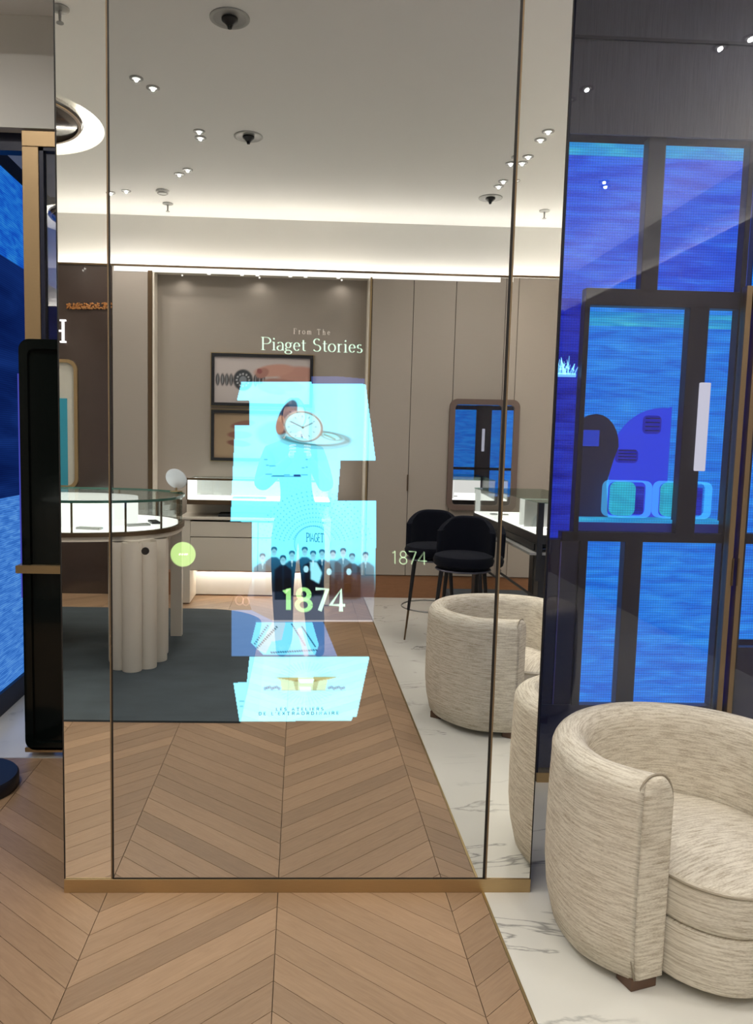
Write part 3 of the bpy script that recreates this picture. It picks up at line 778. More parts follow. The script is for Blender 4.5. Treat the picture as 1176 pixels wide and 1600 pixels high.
nt = INK.node_tree; nt.nodes.clear(); o_ = N(nt, 'ShaderNodeOutputMaterial'); t_ = N(nt, 'ShaderNodeBsdfTransparent'); t_.inputs[0].default_value = (0.12, 0.3, 0.38, 1); nt.links.new(t_.outputs[0], o_.inputs[0])
letters('PIAGET', 478, 846, 506, 847, 13, 0.13, 0.08, INK, 'emblem_lettering', dy=-0.0045)
letters('LES ATELIERS', 431, 1110.5, 508, 1110, 4.2, 0.13, 0.14, INK, 'caption', track=0.35, dy=-0.0045)
letters("DE L'EXTRAORDINAIRE", 404, 1117.5, 532, 1116.5, 4.4, 0.13, 0.14, INK, 'caption', track=0.35, dy=-0.0045)
# round touch buttons
cxz = on_plane(286, 866, DM); rr_ = 19.5 * DM / FOC
bm = bmesh.new(); bmesh.ops.create_circle(bm, cap_ends=True, segments=40, radius=rr_, matrix=Matrix.Translation((cxz[0], -0.006, cxz[1])) @ Matrix.Rotation(PI / 2, 4, 'X'))
obj('touch_button', bm, glow_film('button_green', (0.27, 0.42, 0.13), 0.95), cm, label='round pale green touch button')
bm = bmesh.new()
for u in (281, 285, 289, 292):
    X, Z = on_plane(u, 866, DM); box(bm, X - 0.0022, X + 0.0022, -0.008, -0.007, Z - 0.002, Z + 0.002)
obj('button_mark', bm, glow_film('button_mark', (0.5, 0.55, 0.5), 0.6), cm)
X, Z = on_plane(227, 861, DM)
obj('touch_button', cy((X, -0.004, Z), (X, 0, Z), 5.8 * DM / FOC, seg=24), MT['seam'], cm, label='small black sensor dot')

# ------------------------------------------------------------------ blue shopfront on the right
SX = 1.052
shop = thing('shopfront', 'tall dark-framed shop window glowing blue with a rippling water screen', 'shop window', (SX, YG, 0))
def S(name, x0, x1, y0, y1, z0, z1, m, bev=0, label=None, parent=None):
    return obj(name, shift(bx(x0, x1, y0, y1, z0, z1, bev=bev), (-SX, -YG, 0)), m, parent or shop, label=label)
S('sill', SX, 4.0, YG - 0.004, YG + 0.42, 0.0, 0.043, MT['bronze'], label='bronze sill')
S('back_panel', SX, 4.0, YG + 0.26, YG + 0.30, 0.043, CEIL, MT['navy'])
S('edge_frame', SX - 0.004, SX + 0.004, YG - 0.002, YG + 0.30, 0.043, CEIL, MT['darkframe'])
S('head_mesh', SX + 0.004, 4.0, YG + 0.020, YG + 0.03, 2.715, CEIL, MT['meshoff'], label='unlit grey upper part of the light mesh')
S('head_joint', SX + 0.004, 4.0, YG + 0.012, YG + 0.022, 3.075, 3.087, MT['blackm'])
S('glass_pane', SX + 0.004, 1.842, YG, YG + 0.006, 0.044, CEIL, MT['storefront'])
FY = YG + 0.034      # plane of the dark frame
def frame(name, x0, x1, z0, z1): return S(name, x0, x1, FY, FY + 0.05, z0, z1, MT['darkframe'], bev=0.002)
SY = YG + 0.10       # plane of the lit screens
S('led_panel', SX + 0.01, 1.43, SY, SY + 0.02, 2.08, 2.66, LED_TOP, label='lit panel of blue water')
S('led_panel', 1.435, 1.88, SY, SY + 0.02, 2.08, 2.66, LED_TOP, label='lit panel of blue water')
S('led_edge', SX + 0.01, 1.43, SY - 0.002, SY + 0.018, 2.66, 2.71, LED_CYAN, label='pale cyan upper edge of the picture')
S('led_edge', 1.18, 1.905, SY + 0.097, SY + 0.10, 1.985, 2.045, LED_CYAN, label='pale cyan band across the picture')
S('led_edge', 1.435, 1.88, SY - 0.002, SY + 0.018, 2.66, 2.71, LED_CYAN, label='pale cyan upper edge of the picture')
S('led_panel', SX + 0.01, 1.175, SY, SY + 0.02, 1.06, 2.11, LED_DEEP, label='lit panel of deep blue water')
S('led_panel', 1.18, 1.68, SY + 0.10, SY + 0.12, 1.10, 2.12, LED_MAIN, label='lit panel of bright blue water')
S('led_panel', 1.685, 1.905, SY + 0.10, SY + 0.12, 1.10, 2.12, LED_MAIN, label='lit panel of bright blue water')
S('led_panel', 1.225, 1.43, SY, SY + 0.02, 0.31, 1.08, LED_MAIN, label='lit panel of bright blue water')
S('led_panel', 1.435, 1.88, SY, SY + 0.02, 0.31, 1.08, LED_MAIN, label='lit panel of bright blue water')
frame('mullion', 1.396, 1.468, 2.10, 2.715)
frame('transom', 1.17, 1.84, 2.042, 2.112)
frame('mullion', 1.168, 1.19, 1.06, 2.05)
frame('mullion', 1.612, 1.695, 1.09, 2.05)
frame('transom', 1.12, 1.84, 1.055, 1.095)
frame('mullion', 1.396, 1.474, 0.33, 1.06)
frame('mullion', 1.20, 1.235, 0.33, 1.06)
frame('mullion', 1.818, 1.842, 0.05, 2.715)
S('lower_panel', SX + 0.01, 1.20, FY + 0.01, FY + 0.03, 0.05, 1.06, MT['navy'], label='dark navy lower panel')
S('panel_line', 1.118, 1.123, FY + 0.004, FY + 0.012, 0.25, 1.05, pbr('violet_line', (0.10, 0.09, 0.35), 0.4))
S('kick_panel', SX + 0.01, 1.842, FY, FY + 0.04, 0.05, 0.335, MT['navy'], label='dark navy kick panel')
# the bar lamp in the frame
S('bar_lamp', 1.668, 1.712, YG + 0.012, YG + 0.030, 1.365, 1.735, emit('bar_lamp', (0.85, 0.83, 0.93), 0.75), bev=0.004, label='upright white bar lamp')
# pair of bronze stiles with a recessed pull
for x0, x1 in ((1.822, 1.846), (1.868, 1.890)):
    S('door_stile', x0, x1, YG - 0.012, YG + 0.03, 0.045, 2.13, TRIMC, bev=0.002, label='bronze meeting stile')
S('led_slit', 1.846, 1.870, YG + 0.035, YG + 0.04, 0.35, 2.11, LED_DEEP)
for s, x in ((1, 1.846), (-1, 1.868)):
    S('pull', x - 0.004, x + 0.004, YG - 0.018, YG - 0.010, 0.88, 1.0, MT['bronze_d'], bev=0.003)
S('glass_pane', 1.892, 4.0, YG, YG + 0.006, 0.044, 3.5, MT['storefront'])
S('led_panel', 1.915, 2.93, SY, SY + 0.02, 0.62, 2.70, LED_MAIN, label='lit panel of bright blue water')
frame('mullion', 2.30, 2.55, 0.05, 2.115)
S('bar_lamp', 2.40, 2.445, YG + 0.012, YG + 0.030, 1.365, 1.735, bpy.data.materials['bar_lamp'], bev=0.004, label='second upright white bar lamp')
frame('mullion', 1.888, 1.925, 0.05, 2.115)
frame('transom', 1.89, 2.9, 1.055, 1.10); frame('transom', 1.84, 2.9, 2.042, 2.112)
S('kick_panel', 1.90, 2.9, FY, FY + 0.04, 0.05, 0.60, MT['navy'])
# what stands inside the window
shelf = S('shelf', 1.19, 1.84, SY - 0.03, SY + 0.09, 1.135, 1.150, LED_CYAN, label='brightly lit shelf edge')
S('shelf_front', 1.19, 1.84, SY - 0.03, SY + 0.06, 1.096, 1.134, pbr('blue_shelf', (0.02, 0.05, 0.5), 0.4))
dsp = emit('window_violet', (0.022, 0.055, 0.78), 0.95)
dome2 = tag(obj('display_dome', prism([(1.375 + 0.0, 1.151)] + [(1.60 - 0.225 * math.cos(math.radians(a)), 1.40 + 0.235 * math.sin(math.radians(a))) for a in range(0, 100, 8)] + [(1.632, 1.64), (1.632, 1.151)], SY + 0.078, SY + 0.096, axis='y'), dsp), 'tall violet-blue half-round backdrop glowing inside the shop window', 'display backdrop')
for cx_, cz_, w_, h_ in ((1.545, 1.56, 0.04, 0.04), (1.44, 1.42, 0.05, 0.03)):
    obj('quilted_patch', prism(rrect(cx_ - w_, cx_ + w_, cz_ - h_, cz_ + h_, 0.02), SY + 0.070, SY + 0.078, axis='y'), emit('window_violet_dark', (0.010, 0.016, 0.42), 0.9), dome2)
    for k in range(4):
        obj('quilt_line', bx(cx_ - w_ * 0.8, cx_ + w_ * 0.8, SY + 0.067, SY + 0.070, cz_ - h_ + 0.012 + k * h_ * 0.45, cz_ - h_ + 0.016 + k * h_ * 0.45), MT['navy'], dome2)
stone = pbr('night_blue_velvet', (0.004, 0.012, 0.09), 0.6)
bust = tag(obj('display_bust', prism([(1.20, 1.151)] + [(1.285 + 0.105 * math.cos(math.radians(a)), 1.46 + 0.14 * math.sin(math.radians(a))) for a in range(150, -1, -15)] + [(1.37, 1.40), (1.345, 1.30), (1.36, 1.151)], SY + 0.045, SY + 0.075, axis='y'), stone), 'dark rounded stool-like stand inside the left of the shop window', 'display stand')
obj('bust_label', bx(1.225, 1.30, SY + 0.041, SY + 0.046, 1.46, 1.53), emit('window_blue', (0.02, 0.06, 0.6), 0.8), bust)
LED_CASE = led('case_glow', (0.015, 0.42, 0.66), (0.02, 0.50, 0.72), (0.03, 0.60, 0.78), 1.1, (1, 1, 3), 8.0)
def glass_box(x0, x1, label):
    t = tag(obj('glass_case', ring_prism(rrect(x0, x1, 1.155, 1.315, 0.03), rrect(x0 + 0.006, x1 - 0.006, 1.161, 1.309, 0.026), SY - 0.012, SY + 0.04, axis='y'), glow_film('case_edge', (0.02, 0.16, 0.3), 0.9)), label, 'display case')
    obj('lit_block', prism(rrect(x0 + 0.030, x0 + (x1 - x0) * 0.66, 1.161, 1.309, 0.03), SY + 0.0, SY + 0.03, axis='y'), LED_CASE, t)
    obj('dark_block', prism(rrect(x0 + (x1 - x0) * 0.64, x0 + (x1 - x0) * 0.86, 1.17, 1.29, 0.006), SY + 0.005, SY + 0.03, axis='y'), LED_DEEP, t)
    return t
glass_box(1.325, 1.525, 'rounded cyan glass display case on the window shelf, left of the dark mullion')
glass_box(1.55, 1.79, 'rounded cyan glass display case on the window shelf, half behind the dark mullion')
cr_ = tag(obj('coral_branch', shift(bmesh.new(), (0, 0, 0)), LED_CYAN), 'small pale branching coral glowing at the left of the shop window', 'coral')
bm = bmesh.new()
for k in range(16):
    x = 1.075 + 0.08 * random.random(); z0 = 1.76; h = 0.03 + 0.05 * random.random()
    cyl(bm, (x, SY - 0.020, z0), (x + random.uniform(-0.02, 0.02), SY - 0.020, z0 + h), 0.004, 0.0015, seg=5)
    cyl(bm, (x, SY - 0.020, z0 + h * 0.5), (x + random.uniform(-0.03, 0.03), SY - 0.020, z0 + h * 0.8), 0.003, 0.001, seg=5)
box(bm, 1.07, 1.16, SY - 0.024, SY - 0.014, 1.75, 1.765)
bm.to_mesh(cr_.data); bm.free(); cr_.data.materials.clear(); cr_.data.materials.append(glow_film('coral_glow', (0.12, 0.36, 0.42), 0.8))

# ------------------------------------------------------------------ entrance on the left
DOORB = pbr('door_bronze', (0.33, 0.225, 0.115), 0.4, 0.6, noise=(30, 0.08, (1, 1, 20)))
ent = thing('entrance_door', 'bronze-framed glass entrance door left of the mirror pillar', 'door', (-1.2, 3.5, 0))
def E(name, x0, x1, y0, y1, z0, z1, m, bev=0, label=None):
    return obj(name, shift(bx(x0, x1, y0, y1, z0, z1, bev=bev), (1.2, -3.5, 0)), m, ent, label=label)
E('stile', -1.228, -1.157, 3.50, 3.56, 0.0, 2.699, DOORB, bev=0.002)
E('top_rail', -1.228, -0.55, 3.50, 3.56, 2.70, 2.765, DOORB, bev=0.002)
E('glass_pane', -1.14, -0.55, 3.525, 3.533, 0.05, 2.69, MT['doorglass'])
E('gasket', -1.157, -1.138, 3.505, 3.55, 0.02, 2.70, MT['darkframe'])
E('gasket', -1.157, -0.55, 3.505, 3.55, 2.685, 2.702, MT['darkframe'])
# glossy black pull, gripped by a bronze collar
hp = rrect(-1.216, -0.99, 0.055, 1.862, 0.045)
obj('door_pull', shift(prism(hp, 3.40, 3.47, axis='y'), (1.2, -3.5, 0)), MT['black'], ent, label='tall glossy black door pull')
bpv = shift(ring_prism(rrect(-1.216, -0.985, 0.04, 1.866, 0.045), rrect(-1.180, -1.02, 0.075, 1.826, 0.03), 3.385, 3.40, axis='y'), (1.2, -3.5, 0))
obj('pull_border', bpv, MT['black'], ent)
obj('pull_collar', shift(prism(rrect(-1.240, -0.98, 0.850, 0.885, 0.004), 3.37, 3.48, axis='y'), (1.2, -3.5, 0)), MT['bronze'], ent, label='bronze collar of the pull')
obj('pull_foot', shift(prism(rrect(-1.218, -0.985, 0.03, 0.052, 0.004), 3.385, 3.475, axis='y'), (1.2, -3.5, 0)), MT['bronze'], ent)
# outer framework and the water screen that lines the passage outside
struct('trim_8', bx(-3.2, -1.228, 3.56, 3.62, 2.70, 2.775), MT['darkframe'])
outer = thing('outdoor_screen', 'long blue water screen on a dark plinth lining the passage outside the entrance', 'led screen', (-1.53, 3.75, 0))
def O(name, x0, x1, y0, y1, z0, z1, m, label=None):
    return obj(name, shift(bx(x0, x1, y0, y1, z0, z1), (1.53, -3.75, 0)), m, outer, label=label)
LED_SEA = led('led_sea', (0.035, 0.17, 0.62), (0.07, 0.26, 0.78), (0.12, 0.36, 0.86), 0.95, (1, 1.2, 9), 7.0)
LED_NIGHT = led('led_night', (0.003, 0.012, 0.09), (0.005, 0.022, 0.14), (0.008, 0.035, 0.20), 0.9, (1, 0.5, 3), 2.0)
LED_SKY = led('led_sky_band', (0.008, 0.10, 0.62), (0.015, 0.18, 0.75), (0.03, 0.26, 0.80), 0.9, (1, 2.5, 9), 3.0)
O('plinth', -1.60, -1.528, 3.75, 7.0, 0.0, 0.115, MT['darkframe'], label='dark plinth')
O('led_panel', -1.60, -1.53, 3.75, 7.0, 0.13, 1.13, LED_SEA, label='pale blue rippling water')
O('led_panel', -1.60, -1.53, 3.75, 7.0, 1.13, 2.36, LED_NIGHT, label='dark blue panel')
O('led_panel', -1.60, -1.53, 3.75, 7.0, 2.36, 2.80, LED_SKY, label='mid blue band')
O('top_rail', -1.60, -1.525, 3.75, 7.0, 2.80, 2.88, MT['darkframe'])
O('violet_panel', -1.527, -1.515, 4.23, 4.27, 0.56, 1.785, emit('violet_light', (0.08, 0.09, 0.55), 0.7), label='slim violet upright')
O('violet_panel', -1.527, -1.519, 4.28, 4.60, 0.56, 0.92, emit('violet_dark', (0.035, 0.02, 0.20), 0.8), label='dark violet block')
O('violet_panel', -1.527, -1.519, 4.28, 4.60, 1.60, 1.785, bpy.data.materials['violet_light'], label='slim violet upright')
struct('trim_9', bx(-3.2, 1.0, 6.9, 7.0, 0, CEIL), MT['navy'])
# round dark base on the oak, cut by the picture's left edge
sb = thing('stanchion', 'round navy-black base of a barrier post on the oak floor at the far left', 'barrier post', (-1.335, 3.08, 0))
obj('base', lathe([(0, 0), (0.185, 0), (0.19, 0.006), (0.19, 0.05), (0.184, 0.058), (0, 0.06)], 48), pbr('navy_black_base', (0.006, 0.007, 0.016), 0.5), sb, smooth=True)
obj('post', lathe([(0.02, 0.058), (0.02, 0.92), (0.03, 0.93), (0.03, 0.96), (0, 0.965)], 24), MT['blackm'], sb, smooth=True)


# ------------------------------------------------------------------ armchairs
def tub_chair(name, label, centre, face):
    """U-shaped shell swept round a seat; local +x is the way it faces"""
    t = thing(name, label, 'armchair', (centre[0], centre[1], 0), math.atan2(face[1], face[0]), 'boucle tub armchairs')
    W2, TH, H, FR = 0.396, 0.105, 0.600, 0.148          # greatest half width, shell thickness, height, reach of the arms ahead of the centre
    rm = W2 - TH / 2; TAPER = 0.072
    re_ = rm - TAPER                                     # half width where the arms end
    path = []
    for k in range(12): x = FR * (1 - k / 12.0); path.append((x, rm - TAPER * (x / FR) ** 1.7, 0))
    for k in range(37):
        a = PI / 2 + PI * k / 36; path.append((rm * math.cos(a), rm * math.sin(a), 0))
    for k in range(1, 13): x = FR * k / 12.0; path.append((x, -rm + TAPER * (x / FR) ** 1.7, 0))
    # cross-section: (offset outwards, height); wall bulges a little and rolls over the top
    sec = []
    for k in range(7): sec.append((TH / 2 - 0.022 * (1 - min(1, k / 2.0)) ** 2 + 0.006 * math.sin(PI * k / 6), 0.032 + (H - TH / 2 - 0.047) * k / 6 * 1.0))
    for k in range(1, 12):
        a = PI * k / 12; sec.append((TH / 2 * math.cos(a) + 0.002, H - TH / 2 - 0.012 + (TH / 2 + 0.012) * math.sin(a)))
    for k in range(6): sec.append((-TH / 2, (H - TH / 2 - 0.02) + (0.032 - (H - TH / 2 - 0.02)) * k / 5))
    bm = bmesh.new(); uvl = bm.loops.layers.uv.new('UVMap'); rings = []; n = len(path)
    sl = [0]
    for i in range(1, n): sl.append(sl[-1] + math.hypot(path[i][0] - path[i - 1][0], path[i][1] - path[i - 1][1]))
    sec_s = [0]
    for i in range(1, len(sec)): sec_s.append(sec_s[-1] + math.hypot(sec[i][0] - sec[i - 1][0], sec[i][1] - sec[i - 1][1]))
    for i, p in enumerate(path):
        a = path[max(0, i - 1)]; b = path[min(n - 1, i + 1)]
        tx, ty = b[0] - a[0], b[1] - a[1]; L = math.hypot(tx, ty); nx, ny = -ty / L, tx / L
        if nx * (p[0] + 0.0001) + ny * p[1] < 0: nx, ny = -nx, -ny
        if i in (0, n - 1): nx, ny = 0.0, math.copysign(1, p[1])
        s_ = sl[i] / sl[-1]; drop = 0.0
        end = min(sl[i], sl[-1] - sl[i])
        rings.append([bm.verts.new((p[0] + nx * o, p[1] + ny * o, z - drop * (z / H))) for o, z in sec])
    for i in range(n - 1):
        for j in range(len(sec) - 1):
            f = bm.faces.new((rings[i][j], rings[i][j + 1], rings[i + 1][j + 1], rings[i + 1][j]))
            for lp, (ii, jj) in zip(f.loops, ((i, j), (i, j + 1), (i + 1, j + 1), (i + 1, j))): lp[uvl].uv = (sl[ii], sec_s[jj])
        f = bm.faces.new((rings[i][-1], rings[i][0], rings[i + 1][0], rings[i + 1][-1]))
    bmesh.ops.recalc_face_normals(bm, faces=bm.faces)
    sh = obj('shell', bm, MT['fabric'], t, smooth='all')
    # upholstered front caps of both arms
    for s in (1, -1):
        bm = bmesh.new(); uvl = bm.loops.layers.uv.new('UVMap'); dr = 0.0
        out = [(o, z - dr * z / H) for o, z in sec]
        def ringat(x, k): return [bm.verts.new((x, s * re_ + s * (o * k), 0.31 + (z - 0.31) * (1 - (1 - k) * 0.25))) for o, z in out]
        R0, R1, R2, R3 = ringat(FR - 0.002, 1.0), ringat(FR + 0.010, 1.0), ringat(FR + 0.020, 0.90), ringat(FR + 0.022, 0.70)
        for A, B in ((R0, R1), (R1, R2), (R2, R3)):
            for j in range(len(A)): bm.faces.new((A[j], A[(j + 1) % len(A)], B[(j + 1) % len(A)], B[j]))
        bm.faces.new(R3)
        bmesh.ops.recalc_face_normals(bm, faces=bm.faces)
        for f in bm.faces:
            for lp in f.loops: lp[uvl].uv = (lp.vert.co.y, lp.vert.co.z)
        obj('arm_front', bm, MT['fabric'], t, smooth='all')
        pipe = [(FR + 0.007, s * re_ + s * (o + (0.003 if o > 0 else -0.003)), z + (0.003 if z > H - 0.06 else 0)) for o, z in out]
        obj('piping', tube(pipe, 0.0032, 6), pbr('piping_fabric', (0.36, 0.31, 0.235), 0.95), t, smooth='all')
    # seat: base block and loose cushion, both rounded forward past the arms
    ri = W2 - TH - 0.002
    def seat_outline(reach, sh_=0.0):
        pts = []; yi = re_ - TH / 2 - 0.003
        for k in range(25):                     # bowed front edge, a little ahead of the arms
            y = yi - 2 * yi * k / 24.0; pts.append((FR - 0.02 + reach + 0.195 * max(0.0, 1 - abs(y / yi) ** 2.6) ** 0.62, y))
        for k in range(1, 8): x = FR - 0.02 - (FR - 0.02) * k / 8.0; pts.append((x, -(ri - (TAPER + 0.0) * (x / FR) ** 1.7)))
        for k in range(25):
            a = -PI / 2 - PI * k / 24; pts.append(((ri - sh_) * math.cos(a), (ri - sh_) * math.sin(a)))
        for k in range(1, 8): x = (FR - 0.02) * k / 8.0; pts.append((x, (ri - (TAPER + 0.0) * (x / FR) ** 1.7)))
        return pts
    def cushion(nm, reach, z0, z1, r, dome_):
        bm = bmesh.new(); uvl = bm.loops.layers.uv.new('UVMap'); pts = seat_outline(reach); cx_ = 0.06
        prof = [(r * 1.0, z0), (r * 0.25, z0 + r * 0.25), (0, z0 + r), (0, z1 - r), (r * 0.25, z1 - r * 0.25), (r, z1)]
        lv = []
        for ins, z in prof:
            lv.append([bm.verts.new((cx_ + (x - cx_) * (1 - ins / 0.3), y * (1 - ins / 0.3), z)) for x, y in pts])
        for k in (0.75, 0.5, 0.25):
            lv.append([bm.verts.new((cx_ + (x - cx_) * (1 - r / 0.3) * k, y * (1 - r / 0.3) * k, z1 + dome_ * (1 - k * k))) for x, y in pts])
        top = bm.verts.new((cx_, 0, z1 + dome_))
        m_ = len(pts)
        for A, B in zip(lv, lv[1:]):
            for j in range(m_): bm.faces.new((A[j], A[(j + 1) % m_], B[(j + 1) % m_], B[j]))
        for j in range(m_): bm.faces.new((lv[-1][j], lv[-1][(j + 1) % m_], top))
        bm.faces.new(lv[0])
        bmesh.ops.recalc_face_normals(bm, faces=bm.faces)
        for f in bm.faces:
            flat = abs(f.normal.z) > 0.7
            for lp in f.loops: lp[uvl].uv = (lp.vert.co.y, lp.vert.co.x) if flat else (lp.vert.co.y, lp.vert.co.z)
        return obj(nm, bm, MT['fabric'], t, smooth='all')
    cushion('seat_base', -0.012, 0.032, 0.192, 0.012, 0.0)
    cu = cushion('seat_cushion', -0.006, 0.195, 0.325, 0.018, 0.035)
    pts = [(x, y, 0.312) for x, y in seat_outline(-0.004)[:25]]
    obj('piping', tube(pts, 0.0035, 6), bpy.data.materials['piping_fabric'], cu, smooth='all')
    for fx, fy in ((FR - 0.022, re_), (FR - 0.022, -re_), (-rm * 0.75, rm * 0.62), (-rm * 0.75, -rm * 0.62)):
        obj('foot', bx(fx - 0.03, fx + 0.03, fy - 0.042, fy + 0.042, 0.0, 0.036, bev=0.003), MT['footwood'], t)
    return t
ch1 = tub_chair('armchair', 'oatmeal boucle tub armchair on marble at the right edge, nearest to the blue window', (1.166, 2.127), (0.29, -0.957))
ch2 = dup(ch1, (1.10, RY(4.0), 0), math.atan2(0.563, 0.826), 'oatmeal boucle tub armchair seen in the mirror, in front of the bar stools')

# ------------------------------------------------------------------ rug
rx0, rx1, ry0, ry1, rr = -2.7, -0.285, RY(6.50), RY(3.842), 0.5
rp = [(rx0, ry0), (rx1 - rr, ry0)] + [(rx1 - rr + rr * math.sin(math.radians(a)), ry0 + rr - rr * math.cos(math.radians(a))) for a in range(10, 91, 10)] + [(rx1, ry1), (rx0, ry1)]
tag(obj('rug', prism(rp, 0.0, 0.010), MT['rug']), 'dark slate rug with a rounded corner under the oval display table', 'rug')


# ------------------------------------------------------------------ oval display table
TC = (-1.62, RY(5.30))
def superell(rx, ry, n=2.5, m_=56):
    out = []
    for k in range(m_):
        a = 2 * PI * k / m_; c_, s_ = math.cos(a), math.sin(a)
        out.append((rx * math.copysign(abs(c_) ** (2 / n), c_), ry * math.copysign(abs(s_) ** (2 / n), s_)))
    return out
tab = thing('display_table', 'oval glass-topped display table, brightly lit inside, on a cream fluted pedestal', 'display table', (TC[0], TC[1], 0))
obj('tray', prism(superell(0.80, 0.64), 0.815, 0.86), MT['cream_r'], tab, label='taupe tray rim')
obj('tray_rim', ring_prism(superell(0.815, 0.655), superell(0.785, 0.625), 0.845, 0.872, axis='z'), MT['bronze_d'], tab)
obj('lit_bed', prism(superell(0.78, 0.62), 0.861, 0.872), MT['lit'], tab, label='white glowing display bed')
obj('light_core', prism(superell(0.50, 0.34), 0.872, 1.050), emit('case_core', (1, 0.98, 0.93), 1.6), tab, label='white lit inner block')
obj('glass_wall', ring_prism(superell(0.80, 0.64), superell(0.795, 0.635), 0.872, 1.055, axis='z'), MT['glass'], tab)
obj('glass_top', prism(superell(0.815, 0.655), 1.060, 1.066), MT['glass'], tab)
obj('glass_rim', ring_prism(superell(0.818, 0.658), superell(0.806, 0.646), 1.054, 1.070, axis='z'), MT['glass_edge'], tab, label='green glass edge')
se = superell(0.79, 0.63)
for k in (0, 4, 8, 12, 44, 48, 52, 40):
    obj('post', cy((se[k][0], se[k][1], 0.87), (se[k][0], se[k][1], 1.056), 0.007, seg=8), MT['bronze_d'], tab)
for k, (px_, py_, a_) in enumerate([(0.30, 0.45, 0.2), (0.05, 0.52, 0), (0.55, 0.2, -0.6), (0.62, 0.0, 1.2)]):
    bm = bx(-0.08, 0.08, -0.03, 0.03, 0.872, 0.888, bev=0.003)
    bmesh.ops.rotate(bm, cent=(0, 0, 0), matrix=Matrix.Rotation(a_, 3, 'Z'), verts=bm.verts); bmesh.ops.translate(bm, vec=(px_, py_, 0), verts=bm.verts)
    tag(obj('jewellery_tray', bm, MT['grey'] if k != 3 else MT['blackm']), ['long grey jewellery tray in the oval table, right of the pillar seam', 'grey jewellery tray lying behind the left mirror seam', 'grey jewellery tray near the rounded end of the oval table', 'black jewellery tray at the rounded end of the oval table'][k], 'tray').location = (TC[0], TC[1], 0.001)
PC = (-1.035, RY(4.97))
prof = [(0.060, 0.010), (0.062, 0.02), (0.062, 0.80), (0.060, 0.815)]
for cxp in (PC[0], 2 * TC[0] - PC[0]):
    for k in range(9):
        a = 2 * PI * k / 9 + 0.10
        obj('flute', lathe(prof, 20, (cxp - TC[0] + 0.125 * math.cos(a), PC[1] - TC[1] + 0.26 * math.sin(a), 0)), MT['cream_r'], tab, smooth=True)
    obj('pedestal_core', prism([(cxp - TC[0] + 0.115 * math.cos(2 * PI * k / 32), PC[1] - TC[1] + 0.245 * math.sin(2 * PI * k / 32)) for k in range(32)], 0.01, 0.82), MT['cream_r'], tab)
obj('rear_support', bx(-0.90 - TC[0] - 0.03, -0.90 - TC[0] + 0.05, RY(5.62) - TC[1], RY(5.56) - TC[1], 0.01, 0.82), MT['cream'], tab, label='flat cream rear support')
mirr = thing('table_mirror', 'small round white-faced vanity mirror on the oval display table', 'mirror', (-0.90, RY(5.62), 1.0705), 0.25)
obj('stand', lathe([(0, 0), (0.045, 0), (0.045, 0.006), (0.008, 0.010), (0.006, 0.03), (0, 0.03)], 24), MT['bronze'], mirr, smooth=True)
bm = lathe([(0, -0.004), (0.078, -0.004), (0.082, 0), (0.078, 0.004), (0, 0.004)], 40)
bmesh.ops.rotate(bm, cent=(0, 0, 0), matrix=Matrix.Rotation(PI / 2 - 0.45, 3, 'X'), verts=bm.verts); bmesh.ops.translate(bm, vec=(0, 0, 0.095), verts=bm.verts)
obj('mirror_disc', bm, pbr('pearl_disc', (0.75, 0.77, 0.82), 0.25), mirr, smooth=True)
obj('tablet', bx(-0.03, 0.03, -0.03, 0.03, 0, 0.001), MT['bronze'], mirr)

# ------------------------------------------------------------------ wall counter in the niche
WX0, WX1, WY = -0.955, 0.22, RY(6.72)
YN = YB - 0.145
wc = thing('wall_counter', 'taupe counter cabinet with a glowing glass case, against the niche wall', 'counter', (0, 0, 0))
def Wc(name, x0, x1, y0, y1, z0, z1, m, bev=0, label=None): return obj(name, bx(x0, x1, y0, y1, z0, z1, bev=bev), m, wc, label=label)
Wc('side_panel', -1.055, -0.955, YN, WY, 0.01, 0.755, MT['cream'], 0.002)
Wc('side_panel', WX1, WX1 + 0.06, YN, WY, 0.01, 0.755, MT['cream'], 0.002)
Wc('carcass', WX0, WX1, YN, WY - 0.02, 0.30, 0.74, MT['bronze_d'])
for x0, x1 in ((WX0, -0.36), (-0.36, WX1)):
    Wc('drawer', x0 + 0.003, x1 - 0.003, WY - 0.02, WY, 0.605, 0.738, MT['cream'], 0.0015)
    Wc('door', x0 + 0.003, x1 - 0.003, WY - 0.02, WY, 0.305, 0.597, MT['cream'], 0.0015)
Wc('worktop', -1.055, WX1 + 0.06, YN, WY + 0.01, 0.755, 0.775, MT['cream'], 0.002)
Wc('recess_back', -1.05, WX1 + 0.055, YN, YN + 0.10, 0.775, 0.90, MT['cream_r'])
Wc('case_floor', -0.99, WX1 + 0.06, YN, WY - 0.04, 0.885, 0.925, MT['bronze_d'], 0.001)
Wc('lit_lining', -0.975, WX1 + 0.05, YN + 0.004, YN + 0.012, 0.927, 1.10, pbr('case_back', (0.6, 0.6, 0.58), 0.4))
Wc('lit_lining', -0.975, WX1 + 0.05, YN + 0.012, WY - 0.06, 0.926, 0.935, MT['lit'])
Wc('lit_lining', -0.985, -0.968, YN + 0.01, WY - 0.05, 0.93, 1.10, MT['lit'])
Wc('glass_front', -0.99, WX1 + 0.06, WY - 0.05, WY - 0.045, 0.925, 1.105, MT['glass'])
Wc('glass_top', -0.99, WX1 + 0.06, YN, WY - 0.045, 1.106, 1.112, MT['glass'])
Wc('top_rail', -0.992, WX1 + 0.062, WY - 0.052, WY - 0.040, 1.100, 1.118, MT['bronze_d'])
Wc('corner_post', -0.995, -0.985, WY - 0.053, WY - 0.041, 0.925, 1.118, MT['bronze_d'])
Wc('toe_back', WX0, WX1, YB - 0.010, YB + 0.004, 0.012, 0.225, MT['white'])
